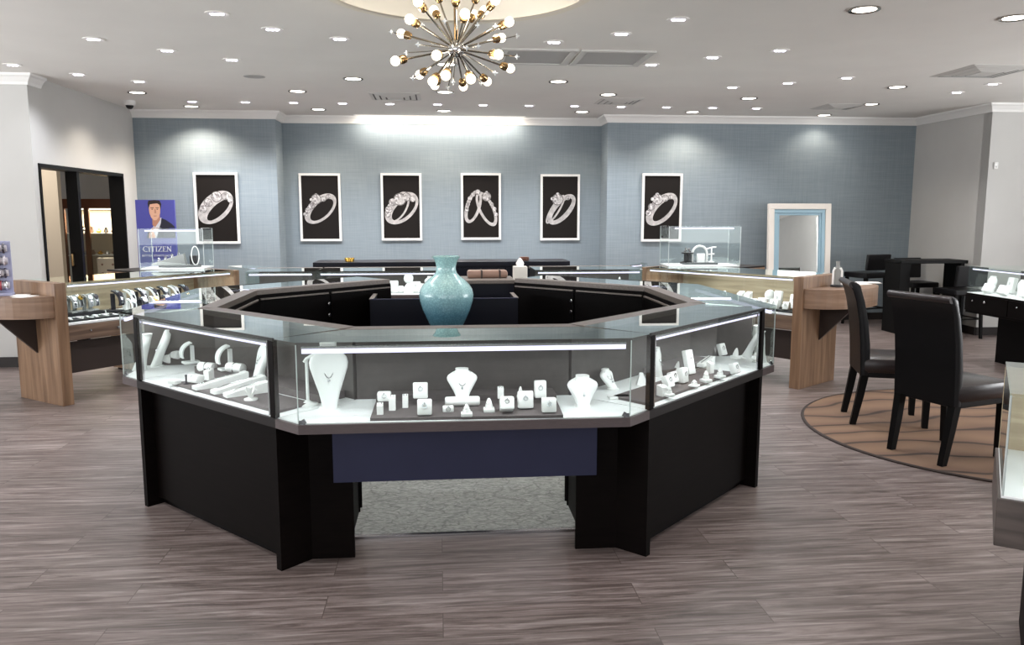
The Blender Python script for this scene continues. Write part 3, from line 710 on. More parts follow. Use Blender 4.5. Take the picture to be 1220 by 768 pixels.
# --- left angled case
LG = 'white displays in the left angled case'
AL = -PI / 4
def diagpts(ang, pts):
    return [tuple(Vector(rot(p, ang)) + Vector((CX, CY))) for p in pts]
slab('grey felt tray by the glass of the left angled case', diagpts(AL, [(-.34, -AD + .05), (.545, -AD + .05), (.52, -AD + .24), (-.32, -AD + .24)]), ZD, .012)
slab('raised grey felt step along the rear of left angled case', diagpts(AL, [(-.54, -BD - .17), (.53, -BD - .17), (.53, -BD - .03), (-.54, -BD - .03)]), ZD, .036)
bust('necklace_bust', 'tall white leaning bust at the far end of left angled case', P(181, 437), .215, .12, -.95, .36, True, None, 'leatherette_white', .0, 'necklace bust', .04)
bust('necklace_bust', 'white bust with fine chain beside the near post of left angled case', P(303, 452, zr), .19, .12, -1.0, .2, True, None, 'leatherette_white', .1, 'necklace bust', .04)
cuff('white curved bracelet stand second from the far end bust', P(222, 433, zr), .12, .055, -1.0, LG)
cuff('white curved bracelet stand in the middle of left angled case', P(266, 441, zr), .135, .055, -1.0, LG)
roll('white bracelet pillow behind, next to the far end bust', P(207, 427, zr) , .085, .024, -.5, LG)
roll('white bracelet pillow in front, next to the far end bust', P(197, 432, zt), .085, .026, -.5, LG)
roll('white bracelet pillow against the middle curved stand', P(247, 443, zt), .10, .026, -.5, LG)
roll('white bracelet pillow between middle stand and near bust', P(281, 444, zr), .105, .026, -.55, LG)
d_ = Vector(rot((.0, 1), AL - .35))
ramp('longest white bracelet ramp, farthest of the three', P(231, 464, zt), .26, .05, .055, -.93, LG)
ramp('middle white bracelet ramp of the three on the tray', P(253, 469, zt), .25, .05, .055, -.93, LG)
ramp('short white bracelet ramp nearest the front case', P(268, 473, zt), .20, .05, .05, -1.0, LG)
rbox('small white box beside the far ramp end', P(233, 457, zt), .07, .04, .05, -.6, .2, LG)
tower('small upright white post beside the tray corner box', P(249, 452, zt), .035, .055, -.5, LG)
rbox('flat white block at the far corner of left tray', P(208, 457, zt), .05, .022, .04, -.5, 0, LG, False)
m = MB(); m.tube([(0, 0, 0), (0, 0, .04)], .004); m.ball((0, 0, .04), .007, 1); m.lathe([(.014, 0), (.014, .004), (0, .004)], 12); o = m.build('hat_pin', 'bead_dark', None, True); o.location = P(222, 457, zt); tag(o, 'tiny dark pin stand beside the flat white block', 'pin stand')
t = thing('ring_tree', 'white coral-like ring tree at the near end of left tray', 'ring stand', P(299, 476, zt))
m = MB()
for i in range(9):
    q = i * 2.4; m.tube([(0, 0, .0), (math.cos(q) * .012, math.sin(q) * .012, .03), (math.cos(q) * .026, math.sin(q) * .022, .045 + .006 * (i % 4))], .006, 6, .004)
m.build('branch', 'display_white', t, True); MB().lathe([(.03, 0), (.03, .006), (.01, .012)], 16).build('base', 'display_white', t, True)

# --- right angled case
RG = 'white displays in the right angled case'
AR = PI / 4
slab('grey felt tray by the glass of the right angled case', diagpts(AR, [(-.545, -AD + .05), (.36, -AD + .05), (.34, -AD + .24), (-.52, -AD + .24)]), ZD, .012)
slab('raised grey felt step along the rear of right angled case', diagpts(AR, [(.05, -BD - .17), (.54, -BD - .17), (.54, -BD - .03), (.05, -BD - .03)]), ZD, .036)
bust('necklace_bust', 'white leaf-shaped bust at the far end of right angled case', P(893, 426, zr), .165, .10, 1.0, -.35, True, None, 'leatherette_white', -.15, 'necklace bust', .04)
bust('necklace_bust', 'narrow white bust partly behind the near post of right angled case', P(788, 449), .155, .075, .9, .1, True, None, 'display_white', 0, 'necklace bust', .04)
def rb(label, u, v, w, h, d, rz, tilt, z=None): return rbox(label, P(u, v, z or zt), w, h, d, rz, tilt, RG)
tower('white ring post lowest at the near end of right tray', P(789, 471, zt), .036, .05, .6, RG)
rb('sloping white box beside the near post of right case', 797, 463, .055, .06, .035, .7, .4)
rb('sloping white box behind the near-post box of right case', 803, 457, .05, .055, .03, .7, .4)
cone('white ring cone at the very near corner of right tray', P(797, 472, zt), .05, .04, .5, RG)
cone('white ring cone leaning behind the tall white tablet', P(806, 443, zt), .06, .035, .5, RG, .3)
rb('white box standing in front of the tall slanted tablet', 814, 456, .05, .075, .035, .7, .12)
rb('tallest slanted white tablet in the right angled case', 822, 446, .055, .125, .03, .6, .25)
t = ramp('white bracelet ramp lying behind the tall tablet', P(834, 437, zt), .15, .04, .04, -.75, RG)
cone('small white cone fallen low at the middle of right tray', P(827, 460, zt), .032, .045, .9, RG)
cone('white ring cone at the middle of right tray', P(841, 455, zt), .058, .045, .4, RG)
cone('white ring cone right of the tray middle', P(857.6, 450, zt), .052, .045, .6, RG)
tower('slim white post behind the middle ring cone', P(846, 444, zt), .028, .06, .5, RG)
rb('sloping white box at the far end of right tray', 876, 446, .05, .055, .035, .6, .35)
rb('slanted white box on the raised step of right case', 861, 424, .05, .068, .028, .6, .35, zr)
cone('white ring cone on the raised step of right case', P(876, 427, zr), .062, .042, .5, RG, .2)
cone('small white cone beside the leaf-shaped bust', P(900, 428, zr), .04, .034, .5, RG)

# --- left and right side cases and far angled cases
bust('necklace_bust', 'pale bust seen through end glass of left side case', P(160, 441), .20, .11, -1.2, .25, True, None, 'leatherette_white')
cuff('curved white stand at the far end of left side case', (CX - 1.47, CY + .28, ZD), .24, .06, -1.5, None)
rbox('white ring box beside the curved stand in left side case', (CX - 1.52, CY + .48, ZD), .06, .08, .04, -1.5, .2, None)
bust('necklace_bust', 'pale bust seen through end glass of right side case', P(911, 431), .21, .13, 1.5, .1, True, None, 'leatherette_white')
cuff('curved white stand at the far end of right side case', (CX + 1.45, CY + .33, ZD), .26, .06, 1.5, None)
rbox('white ring box beside the curved stand in right side case', (CX + 1.5, CY + .50, ZD), .06, .08, .04, 1.5, .2, None)
for s, nm in ((-1, 'left'), (1, 'right')):
    for i in range(4):
        p = Vector(rot((-.42 + .26 * i, -1.47), s * 3 * PI / 4)) + Vector((CX, CY))
        [lambda l, p_: cuff(l, p_, .2, .05, s * 2.4), lambda l, p_: rbox(l, p_, .07, .08, .04, s * 2.4, .2), lambda l, p_: bust('necklace_bust', l, p_, .2, .12, s * 2.4), lambda l, p_: cone(l, p_, .09, .06)][i](
            'white %s in the far %s angled ring case' % (['curved bracelet stand', 'ring box', 'necklace bust', 'ring cone'][i], nm), (p.x, p.y, ZD))

# ------------------------------------------------------------------ walnut side counters
def wood_counter(ox, oy, rz, near, label, knobs):
    L_, D_ = 1.75, .62; ZC = .965; zd = .645
    root = thing('display_counter', label, 'display counter', (ox, oy, 0), rz, 'walnut jewellery counters')
    xn = 0 if near == 0 else L_; s = 1 if near == 0 else -1
    MB().box((xn + s * .045, D_ / 2, ZC / 2), (.09, D_, ZC), bev=.003).build('end_panel', 'walnut', root)
    xf = L_ - xn
    MB().box((xf - s * .03, D_ / 2, (ZC + .3) / 2), (.06, D_, ZC - .3), bev=.003).build('end_board', 'walnut', root)
    x0, x1 = sorted((xn + s * .09, xf - s * .06)); cx = (x0 + x1) / 2; w = x1 - x0
    MB().box((cx, D_ / 2 + .005, zd - .008), (w, D_ - .01, .016)).build('deck', 'deck_white', root)
    MB().box((cx, D_ / 2 + .01, (.5 + zd - .016) / 2), (w, D_ - .05, zd - .516)).build('drawer_box', 'walnut_across', root)
    for i in range(2):
        dr_ = MB().box((x0 + w * (.25 + .5 * i), .016, (.505 + zd - .02) / 2), (w / 2 - .006, .02, zd - .53), bev=.002).build('drawer', 'walnut_across', root)
        kb = MB(); kb.lathe([(.006, 0), (.006, .012), (.014, .02), (.012, .028), (0, .03)], 14, Matrix.Translation((x0 + w * (.25 + .5 * i), .006, .57)) @ Matrix.Rotation(PI / 2, 4, 'X')); kb.build('knob', 'silver', dr_, True)
        kb = MB(); kb.lathe([(.008, 0), (.008, .01), (0, .011)], 12, Matrix.Translation((x0 + w * (.11 + .5 * i), .006, .572)) @ Matrix.Rotation(PI / 2, 4, 'X')); kb.build('lock', 'silver', dr_, True)
    MB().box((cx, .09, .36), (w, .02, .25)).build('modesty_panel', 'dark_bracket', root)
    MB().box((cx, D_ - .01, (zd + ZC) / 2), (w, .018, ZC - zd - .02)).build('back_panel', 'oak_lining', root)
    MB().box((cx, .006, (zd + ZC) / 2), (w, .006, ZC - zd - .012)).build('glass_front', 'glass_front', root)
    MB().box((cx, D_ / 2, ZC - .003), (w + .01, D_ - .004, .008)).build('glass_top', 'glass_top', root)
    led_run(root, (x0 + .03, .025), (x1 - .03, .025), ZC - .024, (0, 1), 4)
    # half-round writing ledge on the end panel
    pts = [(xn - s * .33 * math.sin(PI * k / 24), .52 - .50 * math.cos(PI * k / 24)) for k in range(25)]
    MB().prism(pts, .70, .865).build('ledge', 'ledge_wood', root)
    br = MB(); br.loft([[(xn - s * .002, y, .70), (xn - s * .28, y, .70), (xn - s * .27, y, .68), (xn - s * .002, y, .40)] for y in (.30, .33)]); br.build('bracket', 'dark_bracket', root)
    return root
wl_o, wr_o = (-2.94, 6.44), (2.03 + .0, 7.92)
rzl, rzr = math.atan2(.80, .60), math.atan2(-.81, .59)
wood_counter(*wl_o, rzl, 0, 'walnut glass counter at left holding watches, with half-round ledge', 3)
wood_counter(*wr_o, rzr, 1, 'walnut glass counter at right holding white ring displays, with half-round ledge', 2)
def LW(x, y, z=.645): p = rot((x, y), rzl); return (wl_o[0] + p[0], wl_o[1] + p[1], z)
def RW(x, y, z=.645): p = rot((x, y), rzr); return (wr_o[0] + p[0], wr_o[1] + p[1], z)
# watches in the left counter
WG = 'watches on stands in the left counter'
def ltray(label, x0, x1, y0, y1, h, m='black_tray'):
    return slab(label, [LW(x0, y0)[:2], LW(x1, y0)[:2], LW(x1, y1)[:2], LW(x0, y1)[:2]], .645, h, m)
ltray('flat black tray of watches nearest the left end panel', .13, .58, .05, .22, .016)
ltray('raised black riser behind the flat watch tray', .13, .56, .27, .45, .04)
ltray('long black watch tray further along the left counter', .66, 1.5, .1, .42, .016)
for i in range(6):
    cuff('%s watch from the end panel on the raised black riser' % ORD[i], LW(.17 + .068 * i, .31 + .03 * (i % 2), .685), .15, .055, rzl + .3, WG, 'display_grey', 'watch_stand', ('steel_strap', ['dial_white', 'bead_dark', 'dial_white', 'gold'][i % 4]))
for i in range(7):
    cuff('%s watch from the end panel in front row of the long tray' % ORD[i], LW(.72 + .11 * i, .14, .661), .125, .06, rzl + .3 - .1 * (i % 3), WG, ['display_white', 'cuff_dark'][i % 2], 'watch_stand', (['cuff_dark', 'steel_strap'][i % 2], ['dial_white', 'bead_pale', 'gold'][i % 3]))
    cuff('%s watch from the end panel in rear row of the long tray' % ORD[i], LW(.70 + .11 * i, .30, .661), .19, .06, rzl + .3 + .1 * (i % 2), WG, ['display_white', 'cuff_dark'][(i + 1) % 2], 'watch_stand', (['steel_strap', 'cuff_dark'][i % 2], ['bead_dark', 'dial_white', 'bead_pale'][i % 3]))
for i in range(6):
    t = thing('wristwatch', '%s watch lying flat on the black tray from the end panel' % ORD[i], 'watch', LW(.17 + .072 * i, .13, .661), rzl + .25 * ((i % 3) - 1), 'watches lying on the flat tray')
    MB().box((0, 0, .004), (.02, .13, .006), bev=.002).build('strap', 'display_white', t)
    d = MB(); d.lathe([(.02, .004), (.021, .012), (.018, .015), (0, .015)], 18); d.build('dial', ['dial_white', 'bead_pale', 'silver'][i % 3], t, True)
# white displays in the right counter (x runs from the far end to the near end)
OG = 'white displays in the right walnut counter'
slab('black tray under the white boxes at near end of right counter', [RW(1.16, .04)[:2], RW(1.64, .04)[:2], RW(1.64, .3)[:2], RW(1.16, .3)[:2]], .645, .016, 'black_tray')
RB = [(1.22, .10, .075, .07), (1.31, .09, .07, .085), (1.44, .08, .08, .085), (1.55, .09, .06, .07)]
for i, (x, y, w, h) in enumerate(RB): rbox('%s white ring box from the left in front row of right counter tray' % ORD[i], RW(x, y, .661), w, h, .045, rzr, .2, OG)
rbox('tall white box in the second row of right counter tray', RW(1.40, .2, .661), .07, .15, .04, rzr, .15, OG)
rbox('slanted white tablet beside the near end panel in right counter', RW(1.57, .17, .661), .07, .13, .04, rzr, .25, OG)
rbox('raised white square box in the corner by the near end panel', RW(1.60, .26, .661), .09, .17, .05, rzr, .15, OG)
t = thing('pearl_stand', 'white round-headed pedestal display in right walnut counter', 'jewellery stand', RW(1.26, .3), 0)
m = MB(); m.lathe([(.05, 0), (.05, .008), (.02, .02), (.012, .05), (.03, .08)], 18); m.build('base', 'display_white', t, True)
m = MB(); m.ball((0, 0, .115), .055, 2, (.9, .35, .9)); m.build('head', 'display_white', t, True)
for i, (x, y, k_) in enumerate(((.55, .3, 'b'), (.78, .3, 'c'), (.97, .28, 't'), (1.05, .28, 't'), (.30, .3, 'b'))):
    z = .645
    if k_ == 'b': rbox(['white box left of the lone cone in right counter', '', '', '', 'white box nearest the far end of right counter'][i], RW(x, y, z), .08, .12, .05, rzr, .15, OG)
    elif k_ == 'c': cone('lone white cone on black disc in right counter', RW(x, y, z), .12, .09, rzr, OG)
    else: tower('%s of the paired white posts in right counter' % ['', '', 'left', 'right'][i], RW(x, y, z), .055, .13, rzr, OG)

# glass towers on the counters
def tower_case(label, loc, rz, w, d, h, items):
    t = thing('glass_display_box', label, 'display box', loc, rz, 'clear glass boxes on the walnut counters')
    MB().box((0, 0, .006), (w, d, .012)).build('base', 'deck_white', t)
    for nm, c, dd in (('glass_pane', (0, -d / 2, h / 2), (w, .006, h)), ('glass_pane', (0, d / 2, h / 2), (w, .006, h)), ('glass_pane', (-w / 2, 0, h / 2), (.006, d - .01, h)), ('glass_pane', (w / 2, 0, h / 2), (.006, d - .01, h)), ('glass_lid', (0, 0, h), (w, d, .006))):
        MB().box(c, dd).build(nm, 'glass_clear', t)
    for sx in (-1, 1):
        for sy in (-1, 1): MB().box((sx * w / 2, sy * d / 2, h / 2), (.005, .005, h)).build('glass_seam', 'glass_edge', t)
    MB().box((0, -d / 2 + .03, h - .018), (w * .82, .02, .014)).build('led_strip', 'led_lavender', t)
    l = light('AREA', 'box_led_lamp', (0, -d / 2 + .03, h - .03), .8, (.97, .97, 1), (0, 0, 0), shape='RECTANGLE', size=w * .8, size_y=.012); l.parent = t
    return t
tl = LW(.86, .86, 0)
TLc = Vector((-2.53, 8.10, .0)); TRc = Vector((2.66, 8.05, 0))
def side_cabinet(label, o, rz, x0, x1):
    t = thing('side_cabinet', label, 'cabinet', (o[0], o[1], 0), rz, 'walnut cabinets behind the counters')
    cx = (x0 + x1) / 2; w = x1 - x0; y0, y1 = .65, 1.12; cy, d = (y0 + y1) / 2, y1 - y0
    MB().box((cx, cy, .485), (w, d, .93), bev=.003).build('body', 'walnut', t); MB().box((cx, cy, .959), (w, d, .014), bev=.002).build('top', 'lip_dark', t); MB().box((cx, cy, .01), (w - .06, d - .06, .02)).build('plinth', 'espresso_inner', t)
    for i in range(2): MB().box((x0 + w * (.25 + .5 * i), y1 + .006, .48), (w / 2 - .01, .012, .86), bev=.002).build('door', 'walnut', t)
side_cabinet('walnut cabinet behind the left counter, under the lit glass box', wl_o, rzl, 1.12, 1.73)
side_cabinet('walnut cabinet behind the right counter, under the lit glass box', wr_o, rzr, .02, .70)
BL = tower_case('clear lit glass box before the man poster, holding dark jewellery stands', (TLc.x, TLc.y, .968), .05, .58, .4, .385, 0)
BR = tower_case('clear lit glass box in front of far right ring poster', (TRc.x, TRc.y, .968), -.06, .72, .4, .40, 0)
def IN(c, rz, x, y, z=.980): p = rot((x, y), rz); return (c.x + p[0], c.y + p[1], z)
t = slab('black oval tray inside the left glass box', [tuple(Vector(IN(TLc, .05, .02 + .2 * math.cos(k * PI / 12), .11 * math.sin(k * PI / 12)))[:2]) for k in range(24)], .980, .022, 'black_tray')
t = thing('jewellery_stand', 'sloping silver pillow of bracelets in the left glass box', 'jewellery stand', IN(TLc, .05, -.04, 0, 1.002), .14)
MB().loft([[(-.2, y * 1, 0) if x == -.2 else (x, y, 0) for x, y in ((-.2, -.05), (.12, -.05), (.12, .05), (-.2, .05))], [(-.18, -.04, .02), (.10, -.05, .11), (.10, .05, .11), (-.18, .04, .02)]]).build('body', 'display_grey', t)
for i in range(4): MB().tube([(-.13 + .06 * i, math.cos(q) * .05, .035 + .02 * i + math.sin(q) * .03) for q in [k * PI / 7 for k in range(8)]], .005, 6).build('bracelet', 'silver', t, True)
t = thing('necklace_loop', 'black block with a white necklace loop in left glass box', 'jewellery stand', IN(TLc, .05, .15, .0, 1.002), .14)
MB().box((0, 0, .045), (.07, .07, .09), bev=.004).build('block', 'black_tray', t)
MB().tube([(math.cos(q) * .035 + .02, -.038, .09 + math.sin(q) * .09) for q in [k * PI / 9 - .2 for k in range(19)]], .005, 6).build('loop', 'display_white', t, True)
t = slab('black tray inside the right glass box', [IN(TRc, -.06, x, y)[:2] for x, y in ((-.17, -.1), (.17, -.1), (.17, .1), (-.17, .1))], .980, .022, 'black_tray')
t = thing('black_pedestal', 'black spool-shaped pedestal topped with silver in right glass box', 'jewellery stand', IN(TRc, -.06, -.12, 0, 1.002), 0)
MB().lathe([(.05, 0), (.05, .008), (.036, .012), (.036, .085), (.062, .09), (.062, .1)], 20).build('body', 'black_tray', t, True)
m = MB()
for i in range(6): m.ball((math.cos(i) * .025, math.sin(i) * .025, .115 + .012 * (i % 3)), .013, 1)
m.build('brooch', 'silver', t, True)
t = thing('bangle_arch', 'white arch-shaped bangle display in the right glass box', 'jewellery stand', IN(TRc, -.06, .01, 0, 1.002), -.06)
m = MB(); m.tube([(math.cos(q) * .075, .02, .085 + math.sin(q) * .08) for q in [k * PI / 12 for k in range(13)]], .012, 8); m.tube([(-.075, .02, 0), (-.075, .02, .085)], .012); m.tube([(.075, .02, 0), (.075, .02, .085)], .012); m.build('arch', 'leatherette_white', t, True)
MB().box((.0, -.03, .045), (.08, .02, .09), bev=.004).build('tablet', 'display_white', t)
t = thing('bracelet_tree', 'white two-armed bracelet tree in the right glass box', 'jewellery stand', IN(TRc, -.06, .13, .01, 1.002), -.06)
m = MB(); m.lathe([(.03, 0), (.03, .006), (.008, .012), (.006, .15)], 14); m.tube([(-.05, 0, .135), (0, 0, .15), (.05, 0, .155)], .007); m.tube([(-.03, 0, .08), (.03, 0, .085)], .007); m.build('body', 'display_white', t, True)

# things on the ledges
ex, ey = LW(-.16, .36, .866)[:2]
rk = thing('bracelet_rack', 'lavender rack with four rows of beaded bracelets on left ledge', 'bracelet rack', (-3.385, 6.55, .866), .35)
MB().box((0, .04, .21), (.16, .02, .42), bev=.004).build('back_board', 'rack_panel', rk); MB().box((0, 0, .01), (.17, .12, .02), bev=.004).build('base', 'rack_panel', rk)
for i in range(4):
    z = .08 + .095 * i
    rd = MB().tube([(-.12, -.005, z), (.06, -.005, z)], .026, 12).build('roll', 'bead_pale', rk, True)
    for j in range(5):
        MB().tube([(-.105 + .036 * j, -.005 + math.cos(q) * .033, z + math.sin(q) * .033) for q in [k * PI / 7 for k in range(15)]], .008, 6).build('bracelet', ['bead_dark', 'bead_pale', 'bead_dark', 'bead_red', 'silver'][(i + j) % 5], rd, True)
for i, (x, y, r, nm) in enumerate(((-.13, .17, .3, 'loose white leaflet on left ledge nearest the glass counter'), (-.10, .30, .8, 'loose white leaflet on left ledge beside the bracelet rack'))):
    o = MB().box((0, 0, .002), (.15, .10, .004)).build('leaflet', 'paper'); o.location = LW(x, y, .866); o.rotation_euler = (0, 0, rzl + r); tag(o, nm, 'leaflet')
pr = on_z(1026, 338, .866)
for i, (dx, dy, r, nm) in enumerate(((-.05, -.03, .2, 'white paper sheet at front of the right half-round ledge'), (.10, .06, -.3, 'white paper sheet at rear of the right half-round ledge'))):
    o = MB().box((0, 0, .002), (.2, .15, .004)).build('paper_sheet', 'paper'); o.location = (pr.x + dx, pr.y + dy, .866 + .0045 * i); o.rotation_euler = (0, 0, r); tag(o, nm, 'paper')
pt = on_z(997, 341.5, .866)
t = thing('necklace_stand', 'clear and silver necklace stand on a black base on right ledge', 'jewellery stand', (pt.x, pt.y, .866), -.4)
MB().lathe([(.055, 0), (.055, .014), (.05, .018)], 24).build('base', 'black_tray', t, True)
m = MB(); m.loft([ell(.03, .008, .018), ell(.036, .008, .10), ell(.042, .008, .15), ell(.034, .008, .168), ell(.016, .008, .175), ell(.014, .01, .2), ell(.018, .01, .222)]); m.build('body', 'display_grey', t, True)
for sx in (-1, 1): MB().tube([(sx * .02, -.012, .165), (sx * .034, -.012, .14), (sx * .036, -.012, .02)], .009, 8).build('strand', 'display_white', t, True)

# ------------------------------------------------------------------ far row of glass cases and credenza
def row_case(label, x0, x1, y0=7.47, d=.55, led=1.2):
    w = x1 - x0; root = thing('display_case', label, 'display case', ((x0 + x1) / 2, y0 + d / 2, 0), 0, 'glass cases in the far row')
    MB().box((0, 0, .355), (w - .04, d - .06, .70)).build('base_cabinet', 'espresso', root); MB().box((0, 0, .735), (w, d, .03), bev=.003).build('lip', 'lip_laminate', root)
    MB().box((0, 0, .752), (w - .02, d - .02, .004)).build('deck', 'deck_white', root)
    MB().box((0, d / 2 - .012, .86), (w - .02, .016, .21)).build('back_panel', 'case_lining', root)
    MB().box((0, -d / 2 + .005, .86), (w - .02, .006, .21)).build('glass_front', 'glass_front', root)
    for s in (-1, 1): MB().box((s * (w / 2 - .004), 0, .86), (.008, d, .21)).build('end_glass', 'glass_front', root)
    MB().box((0, -.04, .97), (w, d - .08, .008)).build('glass_top', 'glass_top', root); MB().box((0, d / 2 - .04, .965), (w, .08, .02)).build('rim', 'rim_wood', root)
    led_run(root, (-w / 2 + .03, -d / 2 + .02), (w / 2 - .03, -d / 2 + .02), .950, (0, 1), led)
    return root
row_case('leftmost far glass case beside the left walnut counter', -1.75, -1.13)
row_case('long far glass case behind the vase, holding white ring displays', -1.11, .16)
row_case('far glass case right of the tissue box', .90, 1.93, led=1.6)
def corner_case(label, pts, e0, e1):
    c = (sum(p[0] for p in pts) / 4, sum(p[1] for p in pts) / 4); l = [(p[0] - c[0], p[1] - c[1]) for p in pts]
    t = thing('corner_case', label, 'display case', (c[0], c[1], 0), 0, 'corner cases beside the walnut counters')
    MB().prism(l, 0, .7).build('base_cabinet', 'walnut', t); MB().prism(l, .7, .75).build('deck', 'deck_white', t)
    MB().prism(l, .955, .965).build('glass_top', 'glass_top', t)
    for i in range(4):
        p, q = Vector(l[i]), Vector(l[(i + 1) % 4]); d = q - p
        MB().box(((p.x + q.x) / 2, (p.y + q.y) / 2, .853), (d.length, .006, .2), rz=math.atan2(d.y, d.x)).build('glass_pane', 'glass_clear', t)
    led_run(t, (e0[0] - c[0], e0[1] - c[1]), (e1[0] - c[0], e1[1] - c[1]), .945, (0, 0), 1.5)
corner_case('wedge-shaped glass case joining left walnut counter and far row', [(-1.86, 8.06), (-1.48, 8.06), (-1.98, 8.62), (-2.15, 8.46)], (-1.53, 8.07), (-1.97, 8.57))
corner_case('wedge-shaped glass case joining right walnut counter and far row', [(2.06, 8.30), (1.66, 8.06), (2.2, 8.62), (2.24, 8.5)], (1.71, 8.11), (2.19, 8.57))
for i, (u, k_, w, h) in enumerate(((469, 'b', .09, .11), (478, 'b', .05, .06), (487, 'r', .08, .18), (495, 'b', .10, .10), (504, 'b', .06, .08), (512, 'u', .1, .15))):
    p = on_y(u, 346, 7.66); p.z = .754
    lab = ['white ring box at the left end of far case', 'small white box beside the left end box of far case', 'white round-topped display in the far case left of vase', 'wide white box right of the round-topped display', 'small white block near the vase in far case', 'white bust half hidden by the vase'][i]
    if k_ == 'b': rbox(lab, p, w, h, .05, 0, .15, 'white displays in the far case')
    elif k_ == 'u': bust('necklace_bust', lab, p, h, w, 0, .1, False, 'white displays in the far case', 'display_white')
    else:
        t = thing('round_stand', lab, 'jewellery stand', p, 0, 'white displays in the far case'); m = MB(); m.lathe([(.05, 0), (.045, .05), (.015, .09)], 16); m.ball((0, 0, .135), .048, 2, (1, .5, 1)); m.build('body', 'display_white', t, True)
for i, u in enumerate((648, 672, 684, 700, 716, 738)):
    p = on_y(u, 340, 7.72); p.z = .754
    cone('%s white cone from the left in the far case right of tissue box' % ORD[i], p, .10 + .03 * (i % 2), .06, 0, 'white cones in the right far case')
for i, u in enumerate((308, 330, 352)):
    p = on_y(u, 340, 7.72); p.z = .754
    rbox('%s low white box in the leftmost far case' % ORD[i], p, .08, .06, .05, 0, .2, 'low boxes in the leftmost far case')
cr = thing('credenza', 'long navy credenza against the far wall below the ring posters', 'credenza', (.05, 9.12, 0))
MB().box((0, 0, .47), (2.76, .44, .90)).build('body', 'navy_dark', cr); MB().box((0, 0, .945), (2.82, .48, .05), bev=.004).build('top', 'navy_dark', cr); MB().box((0, .02, .01), (2.6, .36, .02)).build('plinth', 'espresso_inner', cr)
for i in range(4): MB().box((-1.035 + .69 * i, -.222, .47), (.67, .012, .86)).build('door', 'navy_dark', cr)
for u, nm, m_ in ((416.5, 'gold', 'gold'), (624.5, 'reddish brown', 'red_wood')):
    p = on_y(u, 311, 9.0); t = thing('trinket_box', 'small %s round trinket box on the navy credenza' % nm, 'trinket box', (p.x, 9.0, .97))
    MB().lathe([(.04, 0), (.052, .006), (.052, .026)], 20).build('body', m_, t, True); MB().lathe([(.056, .026), (.056, .036), (.05, .044), (.0, .046)], 20).build('lid', m_, t, True)
tb = thing('tissue_box', 'cream tissue box with a tissue showing at rear of the ring', 'tissue box', (.66, 6.52, .962))
MB().box((0, 0, .055), (.11, .11, .11), bev=.004).build('body', 'tissue_box', tb)
m = MB(); m.loft([ell(.028, .012, .11, 0, 12), ell(.034, .014, .135, 0, 12), ell(.02, .01, .16, .004, 12), ell(.006, .004, .178, .006, 12)]); m.build('tissue', 'paper', tb, True)
# support for the tissue box: the end cap of the far right ring case
cp = thing('end_pillar', 'brown end pillar closing the far right ring case by the tissue box', 'pillar', (.66, 6.54, 0))
MB().box((0, 0, .475), (.15, .18, .95)).build('body', 'espresso', cp); MB().box((0, 0, .956), (.17, .2, .012)).build('top', 'rim_wood', cp)

# ------------------------------------------------------------------ posters and mirror
def band(m, O, I, z, n=48, th0=0):
    def e(E, a): 
        cx, cy, ra, rb, t = E; x, y = ra * math.cos(a), rb * math.sin(a)
        return (cx + x * math.cos(t) - y * math.sin(t), cy + x * math.sin(t) + y * math.cos(t))
    vs, fs = [], []
    for k in range(n):
        a = 2 * PI * k / n
        o, i = e(O, a), e(I, a)
        vs += [(o[0], -z, o[1]), (i[0], -z, i[1]), (o[0], -.0, o[1]), (i[0], -.0, i[1])]
    for k in range(n):
        a, b = 4 * k, 4 * ((k + 1) % n)
        fs += [(a, a + 1, b + 1, b), (a, b, b + 2, a + 2), (a + 1, a + 3, b + 3, b + 1)]
    m.quads(vs, fs)
def gem(m, x, y, r, z, n=10):
    vs = [(x + r * math.cos(2 * PI * k / n), -z, y + r * math.sin(2 * PI * k / n)) for k in range(n)] + [(x + r * math.cos(2 * PI * k / n), 0, y + r * math.sin(2 * PI * k / n)) for k in range(n)]
    m.quads(vs, [tuple(range(n))] + [(k, (k + 1) % n, n + (k + 1) % n, n + k) for k in range(n)])
W_, H_ = .555, .915
